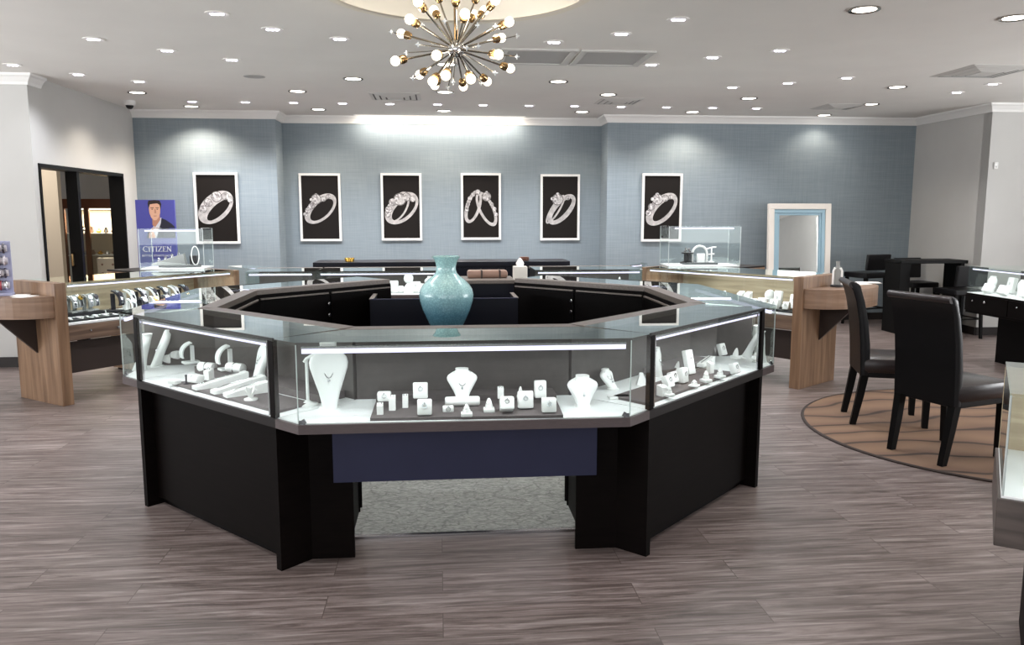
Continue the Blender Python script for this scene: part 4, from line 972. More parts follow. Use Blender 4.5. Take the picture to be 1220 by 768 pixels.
def poster(x, y, zc, style, label):
    t = thing('framed_poster', label, 'poster', (x, y, zc), 0, 'framed ring posters on the far wall')
    f = .03; m = MB()
    for c, d in (((0, -.018, H_ / 2 - f / 2), (W_, .035, f)), ((0, -.018, -H_ / 2 + f / 2), (W_, .035, f)), ((-W_ / 2 + f / 2, -.018, 0), (f, .035, H_ - 2 * f)), ((W_ / 2 - f / 2, -.018, 0), (f, .035, H_ - 2 * f))): m.box(c, d)
    m.build('frame', 'trim_white', t)
    MB().box((0, -.008, 0), (W_ - 2 * f, .012, H_ - 2 * f)).build('print', 'poster_black', t)
    m = MB(); w = .5; z = .0025
    mg, mo = MB(), MB()
    def G(pts):
        for i, (px, py, r) in enumerate(pts):
            gem(mo, px * w, py * w, r * w, z + .0009 + .00004 * i, 14); gem(mg, px * w, py * w, r * w * .86, z + .0013 + .00004 * i, 14)
    t40 = math.radians(42)
    if style == 0:
        band(m, (-.03 * w, .02 * w, .48 * w, .30 * w, t40), (.03 * w, -.04 * w, .345 * w, .125 * w, t40), z)
        G([(0, .27, .13), (-.2, .13, .10), (.2, .28, .09), (-.32, -.02, .09), (.31, .2, .07)])
    elif style == 1:
        band(m, (0, -.03 * w, .47 * w, .27 * w, t40), (.03 * w, -.06 * w, .36 * w, .165 * w, t40), z)
        G([(-.1, .2, .13), (-.1, .30, .045), (-.22, .19, .04), (-.22, .03, .08), (-.31, -.07, .07), (-.37, -.17, .06), (.08, .21, .07), (.2, .27, .06)])
    elif style == 2:
        band(m, (0, -.03 * w, .49 * w, .31 * w, t40), (.05 * w, -.06 * w, .37 * w, .175 * w, t40), z)
        band(m, (-.08 * w, .0, .42 * w, .22 * w, math.radians(60)), (-.08 * w, -.01 * w, .36 * w, .17 * w, math.radians(60)), z + .0006)
        G([(-.04, .19, .16), (-.22, .12, .10), (.13, .25, .11), (-.32, -.06, .09), (-.34, -.19, .07), (.28, .2, .08)])
    elif style == 3:
        band(m, (-.2 * w, .0, .43 * w, .19 * w, math.radians(72)), (-.19 * w, .0, .35 * w, .11 * w, math.radians(72)), z)
        band(m, (.14 * w, -.06 * w, .47 * w, .2 * w, math.radians(116)), (.13 * w, -.05 * w, .39 * w, .13 * w, math.radians(116)), z + .0006)
        G([(.14, .25, .12), (.14, .35, .04), (-.08, .36, .07), (-.2, .3, .06), (-.28, .2, .06), (-.33, .06, .055), (-.36, -.08, .055), (.27, .06, .055), (.34, -.06, .055), (.38, -.2, .055)])
    elif style == 4:
        band(m, (.04 * w, -.05 * w, .47 * w, .24 * w, math.radians(48)), (.05 * w, -.05 * w, .36 * w, .115 * w, math.radians(48)), z)
        band(m, (-.12 * w, -.05 * w, .42 * w, .12 * w, math.radians(58)), (-.12 * w, -.05 * w, .37 * w, .075 * w, math.radians(58)), z + .0006)
        G([(-.06, .2, .15), (-.06, .33, .05), (-.2, .22, .045), (.2, .24, .06)])
    else:
        band(m, (0, -.04 * w, .49 * w, .28 * w, math.radians(46)), (.045 * w, -.06 * w, .355 * w, .14 * w, math.radians(46)), z)
        G([(-.11, .2, .14), (-.12, .32, .05), (-.24, .21, .045), (.08, .23, .09), (-.26, .02, .09), (-.33, -.13, .08), (.22, .26, .06)])
    for m_, nm_, mt_ in ((m, 'ring_print', 'ring_band_ink'), (mo, 'outline_pattern', 'print_grey'), (mg, 'stone_pattern', 'ring_print_ink')):
        o = m_.build(nm_, mt_, t); o.location = (0, -.0142, 0); o.scale = (1.1, 1, 1.1)
    return t
PL = [((356, 408), (208, 286), YM, 1, 'framed poster of a diamond ring, leftmost in the wall recess'), ((452, 505), (207.5, 285.5), YM, 2, 'framed poster of a woven wide ring, second in the wall recess'), ((547, 599), (207.5, 284.5), YM, 3, 'framed poster of two crossed rings in the wall recess'), ((642, 692), (209, 285), YM, 4, 'framed poster of a slim split ring, rightmost in the wall recess'),
      ((232, 286), (207, 289), YS, 0, 'framed poster of a three-stone ring beside the man poster'), ((763, 813), (207.5, 287), YS, 5, 'framed poster of a ring behind the right glass box')]
for (u0, u1), (v0, v1), y, st, lab in PL:
    c = on_y((u0 + u1) / 2, (v0 + v1) / 2, y); poster(c.x, y, c.z, st, lab)

# man poster
pm = thing('advert_panel', 'blue advertising panel of a suited man standing in the far corner', 'advertising panel', (-3.42, 10.2, 0), 0)
PW, PT = .455, 1.66
MB().box((0, .02, PT / 2), (PW, .04, PT)).build('panel', 'print_blue', pm)
MB().box((0, .01, .01), (PW * .9, .2, .02)).build('foot', 'black_frame', pm)
def flat(name, m_, pts, z, parent=pm):
    m = MB(); n = len(pts); vs = [(x, -z, y) for x, y in pts] + [(x, 0, y) for x, y in pts]
    m.quads(vs, [tuple(range(n))] + [(k, (k + 1) % n, n + (k + 1) % n, n + k) for k in range(n)]); return m.build(name, m_, parent)
def oval(cx, cy, rx, ry, n=20, a0=0, a1=2 * PI): return [(cx + rx * math.cos(a0 + (a1 - a0) * k / n), cy + ry * math.sin(a0 + (a1 - a0) * k / n)) for k in range(n)]
cx_ = -.0
flat('jacket_print', 'print_jacket', [(-.12, 1.20), (-.10, 1.27), (-.03, 1.33), (.03, 1.40), (.07, 1.44), (.12, 1.42), (.19, 1.37), (.225, 1.33), (.225, 1.20)], .002)
flat('shirt_print', 'print_shirt', [(-.03, 1.20), (-.05, 1.30), (-.02, 1.36), (.0, 1.40), (.07, 1.45), (.06, 1.38), (.03, 1.30), (.0, 1.20)], .003)
flat('neck_print', 'print_skin_shade', [(-.04, 1.36), (-.035, 1.45), (.05, 1.48), (.055, 1.42), (.02, 1.37), (-.01, 1.33)], .0035)
flat('face_print', 'print_skin', [(-.07, 1.56), (-.066, 1.50), (-.05, 1.45), (-.02, 1.415), (.01, 1.415), (.04, 1.45), (.058, 1.50), (.062, 1.57), (.05, 1.62), (-.05, 1.62)], .004)
flat('hair_print', 'print_hair', [(-.074, 1.55), (-.080, 1.62), (-.07, 1.652), (.0, 1.658), (.06, 1.652), (.078, 1.61), (.066, 1.54), (.058, 1.60), (.03, 1.618), (-.02, 1.612), (-.06, 1.605)], .0045)
for s in (-1, 1):
    flat('eyebrow_print', 'print_hair', [(s * .030 - .022, 1.562), (s * .030 + .018, 1.562), (s * .030 + .018, 1.569), (s * .030 - .022, 1.569)], .0048)
    flat('eye_print', 'print_hair', oval(s * .030 - .002, 1.548, .011, .005, 12), .0048)
flat('nose_print', 'print_skin_shade', [(-.004, 1.55), (.008, 1.55), (.014, 1.50), (-.008, 1.50)], .0046)
flat('mouth_print', 'print_skin_shade', [(-.024, 1.470), (.020, 1.472), (.012, 1.462), (-.016, 1.461)], .0048)
flat('hand_print', 'print_skin', [(-.09, 1.20), (-.085, 1.25), (-.06, 1.29), (-.045, 1.33), (-.03, 1.32), (-.03, 1.27), (-.01, 1.22), (-.02, 1.20)], .005)
# lettering, serif capitals drawn stroke by stroke
def letters(word, x0, y0, h, parent):
    m = MB(); x = x0; s = h * .15; t = h * .07
    def bar(ax, ay, bx, by, w):
        d = Vector((bx - ax, by - ay)); n = Vector((-d.y, d.x)).normalized() * w / 2
        p = [Vector((ax, ay)) + n, Vector((bx, by)) + n, Vector((bx, by)) - n, Vector((ax, ay)) - n]
        vs = [(q.x, -.004, q.y) for q in p] + [(q.x, 0, q.y) for q in p]
        m.quads(vs, [(0, 1, 2, 3), (0, 1, 5, 4), (1, 2, 6, 5), (2, 3, 7, 6), (3, 0, 4, 7)])
    for ch in word:
        if ch == 'I': bar(x + h * .18, y0, x + h * .18, y0 + h, s); bar(x + .02 * h, y0 + t / 2, x + h * .34, y0 + t / 2, t); bar(x + .02 * h, y0 + h - t / 2, x + h * .34, y0 + h - t / 2, t); x += h * .46
        elif ch == 'T': bar(x + h * .38, y0, x + h * .38, y0 + h, s); bar(x, y0 + h - t / 2, x + h * .76, y0 + h - t / 2, t); bar(x + h * .22, y0 + t / 2, x + h * .54, y0 + t / 2, t); bar(x + t / 2, y0 + h * .8, x + t / 2, y0 + h, t); bar(x + h * .76 - t / 2, y0 + h * .8, x + h * .76 - t / 2, y0 + h, t); x += h * .86
        elif ch == 'Z': bar(x + h * .06, y0 + t / 2, x + h * .72, y0 + h - t / 2, s); bar(x, y0 + h - t / 2, x + h * .74, y0 + h - t / 2, t); bar(x + .02, y0 + t / 2, x + h * .76, y0 + t / 2, t) if False else bar(x, y0 + t / 2, x + h * .76, y0 + t / 2, t); bar(x + h * .76 - t / 2, y0, x + h * .76 - t / 2, y0 + h * .2, t); bar(x + t / 2, y0 + h * .8, x + t / 2, y0 + h, t); x += h * .88
        elif ch == 'E': bar(x + h * .14, y0, x + h * .14, y0 + h, s); bar(x, y0 + t / 2, x + h * .64, y0 + t / 2, t); bar(x, y0 + h - t / 2, x + h * .6, y0 + h - t / 2, t); bar(x + h * .14, y0 + h * .52, x + h * .48, y0 + h * .52, t); bar(x + h * .64, y0, x + h * .64, y0 + h * .2, t); bar(x + h * .6, y0 + h * .8, x + h * .6, y0 + h, t); x += h * .76
        elif ch == 'N': bar(x + h * .12, y0, x + h * .12, y0 + h, t); bar(x + h * .74, y0, x + h * .74, y0 + h, t); bar(x + h * .1, y0 + h, x + h * .74, y0, s); bar(x, y0 + t / 2, x + h * .26, y0 + t / 2, t); bar(x + h * .6, y0 + h - t / 2, x + h * .88, y0 + h - t / 2, t); x += h * .9
        elif ch == 'C':
            n = 14; pts = [(x + h * .48 + h * .46 * math.cos(math.radians(48 + 264 * k / n)), y0 + h * .5 + h * .48 * math.sin(math.radians(48 + 264 * k / n))) for k in range(n + 1)]
            for k in range(n): bar(*pts[k], *pts[k + 1], s if 4 < k < 10 else t * 1.3)
            bar(x + h * .79, y0 + h * .72, x + h * .79, y0 + h * .96, t); x += h * .92
    return m.build('lettering', 'print_white', parent)
wd = .30; letters('CITIZEN', -.165, 1.035, .064, pm)
fc = bpy.data.curves.new('slogan', 'FONT'); fc.body = 'BETTER STARTS NOW'; fc.size = .034; fc.align_x = 'CENTER'; fc.extrude = .001; fc.space_character = 1.1
fo = bpy.data.objects.new('slogan_tmp', fc); COL.objects.link(fo)
me = bpy.data.meshes.new_from_object(fo.evaluated_get(bpy.context.evaluated_depsgraph_get())); COL.objects.unlink(fo); bpy.data.objects.remove(fo)
me.materials.clear(); me.materials.append(MATS['print_white']); so = bpy.data.objects.new('slogan', me); COL.objects.link(so); so.parent = pm; so.location = (0.0, -.002, .975); so.rotation_euler = (PI / 2, 0, 0)

# mirror
mw, mh = .86, 1.63
c0 = on_y(953.5, 246, 10.5)
mi = thing('floor_mirror', 'tall mirror in pale blue and cream frame leaning on the far wall', 'mirror', (c0.x, 10.42, 0), -.0)
mi.rotation_euler = (-.07, 0, -.015)
def fr(w, h, t, d, y, m_, nm):
    m = MB()
    for c, dd in (((0, y, h[1] - t / 2), (w, d, t)), ((0, y, h[0] + t / 2), (w, d, t)), ((-w / 2 + t / 2, y, (h[0] + h[1]) / 2), (t, d, h[1] - h[0] - 2 * t)), ((w / 2 - t / 2, y, (h[0] + h[1]) / 2), (t, d, h[1] - h[0] - 2 * t))): m.box(c, dd, bev=.004)
    m.build(nm, m_, mi)
fr(mw, (0, mh), .075, .07, 0, 'cream_frame_paint', 'outer_frame')
fr(mw - .15, (.075, mh - .075), .05, .05, .005, 'blue_frame_paint', 'inner_frame')
fr(mw - .25, (.125, mh - .125), .03, .035, .01, 'blue_frame_paint', 'bead_frame')
MB().box((0, .015, mh / 2), (mw - .3, .01, mh - .3)).build('mirror_pane', 'mirror_glass', mi)

# ------------------------------------------------------------------ seating
def chair(label, loc, rz):
    t = thing('dining_chair', label, 'chair', loc, rz, 'black leather high-back chairs on the round rug')
    # seat faces +y; origin under the seat middle
    m = MB(); m.box((0, .0, .43), (.46, .47, .11), bev=.03); m.build('seat', 'seat_leather', t, True)
    m = MB(); m.box((0, .0, .37), (.43, .44, .05), bev=.006); m.build('seat_frame', 'black_leather', t)
    rings = []
    for z, y, th in ((.36, -.215, .028), (.46, -.215, .032), (.58, -.222, .032), (.74, -.24, .030), (.88, -.268, .028), (.955, -.292, .028), (.985, -.306, .034), (1.003, -.318, .03), (1.01, -.325, .014)):
        rings.append([(x, y + d, z) for x, d in ((-.215, -th), (-.224, -th * .5), (-.224, th * .5), (-.215, th), (.215, th), (.224, th * .5), (.224, -th * .5), (.215, -th))])
    m = MB(); m.loft(rings); m.build('backrest', 'black_leather', t, True)
    m = MB(); m.tube([(-.222, -.330, .995), (.222, -.330, .995)], .022, 10); m.build('top_roll', 'seat_leather', t, True)
    for sx in (-1, 1):
        m = MB(); m.loft([[(sx * .19 + a * .018, .2 + b * .018, 0) for a, b in ((-1, -1), (1, -1), (1, 1), (-1, 1))], [(sx * .195 + a * .024, .2 + b * .024, .36) for a, b in ((-1, -1), (1, -1), (1, 1), (-1, 1))]]); m.build('leg', 'black_wood', t)
        m = MB(); m.loft([[(sx * .185 + a * .018, -.27 + b * .02, 0) for a, b in ((-1, -1), (1, -1), (1, 1), (-1, 1))], [(sx * .19 + a * .022, -.235 + b * .024, .2) for a, b in ((-1, -1), (1, -1), (1, 1), (-1, 1))], [(sx * .195 + a * .024, -.21 + b * .026, .37) for a, b in ((-1, -1), (1, -1), (1, 1), (-1, 1))]]); m.build('leg', 'black_wood', t)
def face(dx, dy): return math.atan2(dy, dx) - PI / 2
chair('black leather high-back chair in side view beside the right walnut counter', (3.24, 5.43, .012), face(.95, -.32))
chair('black leather high-back chair seen from behind, nearer the viewer', (3.17, 4.63, .012), face(.955, .295))
rg = thing('round_rug', 'round brown rug with wavy dark lines under the black chairs', 'rug', (3.86, 5.12, 0))
MB().lathe([(0.001, 0), (1.27, 0), (1.27, .010), (0.001, .010)], 96).build('pile', 'wave_rug', rg)
m = MB(); m.ringlathe([(1.268, .0), (1.285, .0), (1.288, .007), (1.28, .012), (1.266, .0115)], 96); m.build('binding', 'rug_binding', rg)

def stool(label, loc, rz, bh=.95, seat=.68):
    t = thing('bar_stool', label, 'stool', loc, rz, 'black bar stools by the right wall')
    MB().box((0, 0, seat), (.40, .40, .07), bev=.015).build('seat', 'black_leather', t)
    MB().box((0, -.19, (seat + bh) / 2 + .04), (.40, .045, bh - seat - .06), rx=.08, bev=.012).build('backrest', 'black_leather', t)
    for sx in (-1, 1):
        for sy in (-1, 1): MB().loft([[(sx * .185 + a * .014, sy * .185 + b * .014, 0) for a, b in ((-1, -1), (1, -1), (1, 1), (-1, 1))], [(sx * .165 + a * .018, sy * .165 + b * .018, seat - .03) for a, b in ((-1, -1), (1, -1), (1, 1), (-1, 1))]]).build('leg', 'black_wood', t)
    m = MB(); z = .24
    for p, q in (((-.18, -.18), (.18, -.18)), ((-.18, .18), (.18, .18)), ((-.18, -.18), (-.18, .18)), ((.18, -.18), (.18, .18))): m.tube([p + (z,), q + (z,)], .01, 6)
    m.build('foot_rest', 'black_wood', t)
stool('black bar stool apart at left, against the blue wall', (5.74, 10.35, 0), .3)
stool('black bar stool tucked behind the bar table', (6.37, 10.22, 0), PI + .1, .89, .56)
stool('black bar stool in front of the bar table beside the black glass case', (6.30, 9.20, 0), .05, .87, .56)
bt = thing('bar_table', 'tall black bar table against the pale right wall', 'table', (6.13, 9.66, 0))
MB().box((0, 0, .90), (.88, .40, .04), bev=.006).build('table_top', 'black_wood', bt)
MB().box((-.36, 0, .44), (.14, .34, .88), bev=.004).build('leg', 'black_wood', bt); MB().box((.39, 0, .44), (.05, .34, .88), bev=.004).build('leg', 'black_wood', bt)

# dark case by the right wall
def dark_case(label, ox, oy, rz, L_, D_, lm='espresso'):
    root = thing('display_counter', label, 'display counter', (ox, oy, 0), rz)
    ZC, zd = .965, .69
    MB().box((L_ / 2, D_ / 2, (.49 + zd) / 2), (L_, D_, zd - .49), bev=.003).build('drawer_box', lm, root)
    for i in range(3):
        d = MB().box((L_ * (i + .5) / 3, -.006, (.5 + zd) / 2), (L_ / 3 - .01, .014, zd - .53), bev=.002).build('drawer', lm, root)
        MB().ball((L_ * (i + .5) / 3, -.022, .62), .014, 2).build('knob', 'silver', d, True)
        MB().ball((L_ * (i + .2) / 3, -.018, .62), .009, 1).build('lock', 'silver', d, True)
    MB().box((L_ / 2 + .12, D_ / 2 + .10, .245), (L_ - .2, D_ - .22, .49)).build('base_cabinet', 'espresso_inner', root)
    MB().box((L_ / 2, D_ / 2, zd + .003), (L_ - .01, D_ - .01, .006)).build('deck', 'deck_white', root)
    MB().box((L_ / 2, D_ - .01, (zd + ZC) / 2), (L_, .018, ZC - zd - .01)).build('back_panel', 'case_lining', root)
    MB().box((L_ / 2, .005, (zd + ZC) / 2), (L_ - .01, .006, ZC - zd - .012)).build('glass_front', 'glass_front', root)
    for x in (.005, L_ - .005): MB().box((x, D_ / 2, (zd + ZC) / 2), (.006, D_ - .04, ZC - zd - .012)).build('end_glass', 'glass_front', root)
    MB().box((L_ / 2, D_ / 2, ZC - .003), (L_, D_, .008)).build('glass_top', 'glass_top', root)
    led_run(root, (.04, .025), (L_ - .04, .025), ZC - .024, (0, 1), 3)
    return root
# front faces -x (towards the ring): local x runs from far end to near end
dark_case('black glass case by the right wall holding white necklace displays', 5.42, 7.80, -PI / 2, 1.9, .6)
DG = 'white displays in the black right case'
for i, (dy, dx, k_) in enumerate(((.10, .16, 'u'), (.20, .08, 'r'), (.24, .30, 'r2'), (.42, .08, 'r'), (.56, .14, 'u'), (.70, .10, 'r'))):
    p = (5.42 + dx, 7.80 - dy, .697)
    lab = ['white bust at the far end of the black right case', 'small sloping white display beside the far end bust', 'white display standing at the rear of black right case', 'white sloping display in the middle of black right case', 'tall white bust nearer the viewer in black right case', 'white display nearest the frame edge in black right case'][i]
    if k_ == 'u': bust('necklace_bust', lab, p, .17, .12, -PI / 2, .15, False, DG, 'display_white')
    elif k_ == 'r': rbox(lab, p, .11, .09, .06, -PI / 2, .5, DG)
    else: rbox(lab, p, .09, .16, .05, -PI / 2, .2, DG)
# nearest case cut by the right edge
root = thing('display_counter', 'grey laminate glass counter cut off at the near right', 'display counter', (1.69, 2.20, 0), -.62)
Lc, Dc = 1.4, .6
MB().box((Lc / 2, Dc / 2, .57), (Lc + .02, Dc + .02, .15), bev=.003).build('drawer_box', 'ash_laminate', root)
for i in range(3): MB().box((.07 + .42 * i + .2, -.014, .57), (.40, .012, .10), bev=.002).build('drawer', 'ash_laminate', root)
MB().box((Lc / 2 + .06, Dc / 2 + .05, .25), (Lc - .1, Dc - .1, .495)).build('base_cabinet', 'espresso', root)
MB().box((Lc / 2, Dc / 2, .648), (Lc, Dc, .006)).build('deck', 'deck_white', root)
MB().box((Lc / 2, Dc - .01, .80), (Lc, .016, .30)).build('back_panel', 'oak_lining', root)
MB().box((Lc / 2, .004, .806), (Lc - .01, .006, .305)).build('glass_front', 'glass_front', root)
MB().box((.004, Dc / 2, .806), (.006, Dc - .03, .305)).build('end_glass', 'glass_front', root)
MB().box((Lc / 2, Dc / 2, .964), (Lc, Dc, .009)).build('glass_top', 'glass_top', root)
for q in ((.004, .004),): MB().box((q[0], q[1], .806), (.006, .006, .31)).build('glass_seam', 'glass_edge', root)
led_run(root, (.05, .03), (Lc - .05, .03), .945, (0, 1), 2.5)
def NC(x, y): p = rot((x, y), -.62); return (1.69 + p[0], 2.20 + p[1], .651)
ramp('white bracelet ramp inside the near right counter', NC(.09, .12), .22, .06, .06, -.9)

# ------------------------------------------------------------------ ceiling fittings
def make_cool():
    t = bpy.data.objects.new('downlight', None); COL.objects.link(t)
    MB().ringlathe([(.052, 0), (.078, 0), (.078, -.006), (.052, -.003)], 24).build('trim_ring', 'ceiling_paint', t)
    MB().lathe([(.0, -.001), (.052, -.001), (.052, .0), (0, .0)], 20).build('baffle', 'vent_grey', t)
    m = MB()
    for x in (-.03, 0, .03): m.lathe([(.0, -.012), (.012, -.010), (.017, -.002), (0, -.002)], 12, None, (x, 0, 0))
    m.build('led_cluster', 'lamp_cool', t); return t
def make_warm():
    t = bpy.data.objects.new('downlight', None); COL.objects.link(t)
    MB().ringlathe([(.075, 0), (.098, 0), (.098, -.008), (.075, -.004)], 28).build('trim_ring', 'champagne', t)
    MB().lathe([(.0, -.003), (.075, -.003), (.075, .0), (0, .0)], 24).build('lens', 'lamp_warm', t); return t
pc, pw = make_cool(), make_warm()
used = set()
def dl(proto, p, label, group):
    o = proto if proto.name not in used else copy_tree(proto)
    used.add(o.name); o.location = (p[0], p[1], H); tag(o, label, 'downlight', group); return o
COOL = [  # rows read from the far wall towards the viewer
 ('far straight row', 10.0, [(-2.86), (-2.25), (-1.69), (-1.12), (-.56), (.01), (.56), (1.12), (1.68), (2.26), (2.83), (3.42), (3.98)]),
]
row = COOL[0]
for i, x in enumerate(row[2]): dl(pc, (x, row[1]), '%s cool-white downlight from the left in the far straight row' % ORD[i], 'cool downlights')
OUT_L = [(-3.73, 7.72), (-3.37, 8.18), (-2.95, 8.56)]
IN_L = [(-2.57, 6.55), (-2.16, 6.94), (-1.74, 7.30)]
FR_L = [(-1.43, 5.66), (-1.16, 6.09), (-.72, 6.37)]
OUT_R = [(3.07, 8.39), (3.53, 8.07), (3.96, 7.71)]
IN_R = [(1.89, 7.20), (2.315, 6.82), (2.76, 6.49)]
FR_R = [(.90, 6.34), (1.35, 6.01), (1.635, 5.54)]
WR = [(5.625, 8.51), (5.63, 7.94)]
for lst, nm in ((OUT_L, 'over the left walnut counter'), (IN_L, 'between left counter and ring'), (FR_L, 'left of the chandelier'), (OUT_R, 'over the right walnut counter'), (IN_R, 'between right counter and ring'), (FR_R, 'right of the chandelier')):
    for i, p in enumerate(lst): dl(pc, p, '%s cool-white downlight from the left in the slanting row %s' % (ORD[i], nm), 'cool downlights')
for i, p in enumerate(WR): dl(pc, p, '%s cool-white downlight above the black right case' % ['farther', 'nearer'][i], 'cool downlights')
WARM = [((-3.24, 9.32), 'near the doorway and dome camera'), ((-3.0, 10.45), 'close to the far wall above the man poster'), ((-1.49, 9.07), 'left of the far ceiling vent'), ((-1.49, 10.6), 'close to the far wall left of the slot light'), ((-.81, 8.2), 'left of and behind the chandelier'), ((1.21, 8.18), 'behind the grey ceiling panels'), ((1.89, 9.01), 'beside the far right square vent'), ((.09, 8.99), 'straight behind the chandelier beside the vent'), ((.09, 10.6), 'close to the far wall in front of the slot light'), ((1.87, 10.54), 'close to the far wall right of the slot light'), ((.09, 7.35), 'seen between the chandelier rods'), ((2.75, 5.17), 'largest at the top edge right of chandelier'), ((3.87, 5.29), 'at the top right corner'), ((4.77, 8.21), 'between the two right ceiling vents'), ((5.2, 9.5), 'right of the small corner vent'), ((3.55, 9.15), 'farther over the right counter'), ((3.30, 10.43), 'close to the far wall by the right poster'), ((5.16, 10.6), 'close to the far wall above the mirror')]
for p, nm in WARM: dl(pw, p, 'warm round downlight ' + nm, 'warm downlights')

def square_vent(c, w, rz, label, louvre=True):
    t = thing('ceiling_vent', label, 'ceiling vent', (c[0], c[1], H), rz, 'square ceiling vents')
    m = MB()
    for i, (r0, r1, z) in enumerate(((1, .86, -.012), (.80, .62, -.020), (.56, .38, -.028))):
        o_, i_ = w / 2 * r0, w / 2 * r1
        for s in range(4):
            R = Matrix.Rotation(s * PI / 2, 4, 'Z')
            m.quads([(-o_, -o_, z + .010), (o_, -o_, z + .010), (i_, -i_, z), (-i_, -i_, z), (-o_, -o_, z + .013), (o_, -o_, z + .013), (i_, -i_, z + .003), (-i_, -i_, z + .003)], [(0, 1, 2, 3), (4, 5, 6, 7), (0, 1, 5, 4), (2, 3, 7, 6), (1, 2, 6, 5), (3, 0, 4, 7)], R)
    m.box((0, 0, -.025), (w * .32, w * .32, .004)); m.build('louvre', 'vent_white', t)
    MB().box((0, 0, -.003), (w * .92, w * .92, .004)).build('backing', 'vent_dark', t)
square_vent((-.46, 9.36), .56, 0, 'square ceiling vent behind the chandelier, farthest left')
square_vent((2.12, 9.52), .5, 0, 'square ceiling vent behind the right ceiling panel')
square_vent((4.92, 9.75), .5, 0, 'square ceiling vent in the far right corner')
square_vent((5.05, 7.25), .66, 0, 'large square ceiling vent at the upper right')
for i, (x, nm) in enumerate(((.83, 'left'), (1.47, 'right'))):
    t = thing('ceiling_panel', 'grey recessed ceiling return panel, %s one of the pair beside chandelier' % nm, 'ceiling panel', (x, 6.92, H), 0, 'pair of grey ceiling panels')
    MB().box((0, 0, -.004), (.50, .56, .006)).build('grille', 'vent_grey', t); m = MB()
    for c, d in (((0, .30, -.007), (.62, .05, .014)), ((0, -.30, -.007), (.62, .05, .014)), ((.28, 0, -.007), (.05, .56, .014)), ((-.28, 0, -.007), (.05, .56, .014))): m.box(c, d)
    m.build('frame', 'vent_white', t)
p = on_z(303, 91, H); t = thing('ceiling_speaker', 'small round white speaker flush in the ceiling left of chandelier', 'speaker', (p.x, p.y, H))
MB().lathe([(0, -.006), (.085, -.006), (.1, -.004), (.1, 0), (0, 0)], 24).build('grille', 'vent_grey', t)
t = thing('dome_camera', 'white dome security camera on the ceiling by the doorway', 'security camera', (-3.57, 10.0, H))
MB().lathe([(.065, 0), (.065, -.04), (.055, -.055), (0, -.055)], 22).build('housing', 'plastic_white', t, True); MB().ball((0, 0, -.055), .045, 2).build('dome', 'camera_dome', t, True)
t = thing('slot_light', 'long narrow lit slot in the ceiling along the far wall', 'ceiling light', (.05, 11.12, H))
MB().box((0, 0, -.003), (2.26, .05, .006)).build('diffuser', 'slot_warm', t)
m = MB(); m.box((0, .03, -.004), (2.3, .012, .008)); m.box((0, -.03, -.004), (2.3, .012, .008)); m.build('trim', 'trim_white', t)
t = thing('wall_sensor', 'small white sensor on the wall end above black right case', 'sensor', on_y(1187, 197, YJR - .02))
MB().box((0, .008, 0), (.05, .024, .08), bev=.006).build('housing', 'plastic_white', t); MB().ball((0, -.004, -.015), .012, 2).build('lens', 'plastic_white', t, True)

# chandelier
C0 = Vector((.118, 4.95, 2.463)); RC = .385
ch = thing('chandelier', 'gold starburst chandelier of round bulbs hanging above the ring', 'chandelier', C0)
def on_sphere(u, v, R, near):
    r = ray(u, v).normalized(); o = Vector((0, 0, EYE)) - C0; b = o.dot(r); c = o.length_squared - R * R; D = b * b - c
    t_ = -b + (-1 if near else 1) * math.sqrt(max(0, D))
    return (o + r * t_).normalized() * R
m = MB(); m.ball((0, 0, 0), .052, 3); m.build('hub', 'chrome', ch, True)
m = MB(); m.lathe([(.07, .62), (.07, .605), (.012, .59), (.012, .05)], 20); m.build('stem', 'brass', ch, True)
BULBS = [(488, 23, 1), (478, 40, 0), (471, 72.6, 1), (500, 89, 0), (515.6, 97, 1), (518, 101.5, 0), (531, 90, 1), (552, 103, 0), (561, 94, 1), (580.5, 97, 0), (608, 81.5, 0), (594, 65, 1), (520, 66, 1), (597.6, 45, 0), (606.7, 26, 1), (577, 12.5, 0), (554, 16.4, 1), (564, 17, 0), (517, 12, 0), (543, -6, 1), (520, -10, 0), (570, -9, 0), (498, 2, 1), (590, 0, 1)]
for u, v_, nr in BULBS:
    d = on_sphere(u, v_, RC, nr); n = d.normalized()
    arm = MB().tube([n * .04, n * (RC - .06)], .0055, 8).build('arm', 'champagne', ch, True)
    Mx = Matrix.Translation(n * (RC - .075)) @ n.to_track_quat('Z', 'Y').to_matrix().to_4x4()
    MB().lathe([(.008, 0), (.02, .008), (.026, .03), (.024, .045), (.0, .045)], 14, Mx).build('socket', 'brass', arm, True)
    b = MB(); c = n * RC; b.ball(c, .0275, 3); b.build('bulb', 'bulb_warm', arm, True)
for u, v_, nr in [(466, 38, 0), (498, 53, 1), (484, 63, 0), (492, 93, 1), (616, 42.5, 0), (616, 67.5, 1), (570, 55, 1), (556, 57, 1), (590, 87, 1), (573, 99, 0), (534, 104, 0), (540, 98, 1), (569, 30, 1), (503, 30, 0), (530, 25, 1), (590, 31, 0)]:
    d = on_sphere(u, v_, RC * 1.02, nr); n = d.normalized()
    m = MB(); m.tube([n * .04, n * (RC * 1.0)], .003, 6); r_ = m.build('rod', 'champagne', ch, True)
    m = MB(); m.ball(n * RC * 1.02, .010, 1)
    for ax in range(3):
        e = Vector((0, 0, 0)); e[ax] = .015; m.tube([n * RC * 1.02 - e, n * RC * 1.02 + e], .003, 4)
    m.build('crystal', 'crystal', r_)
light('POINT', 'chandelier_glow', tuple(C0 + Vector((0, 0, -.02))), 0, (1, .85, .65))
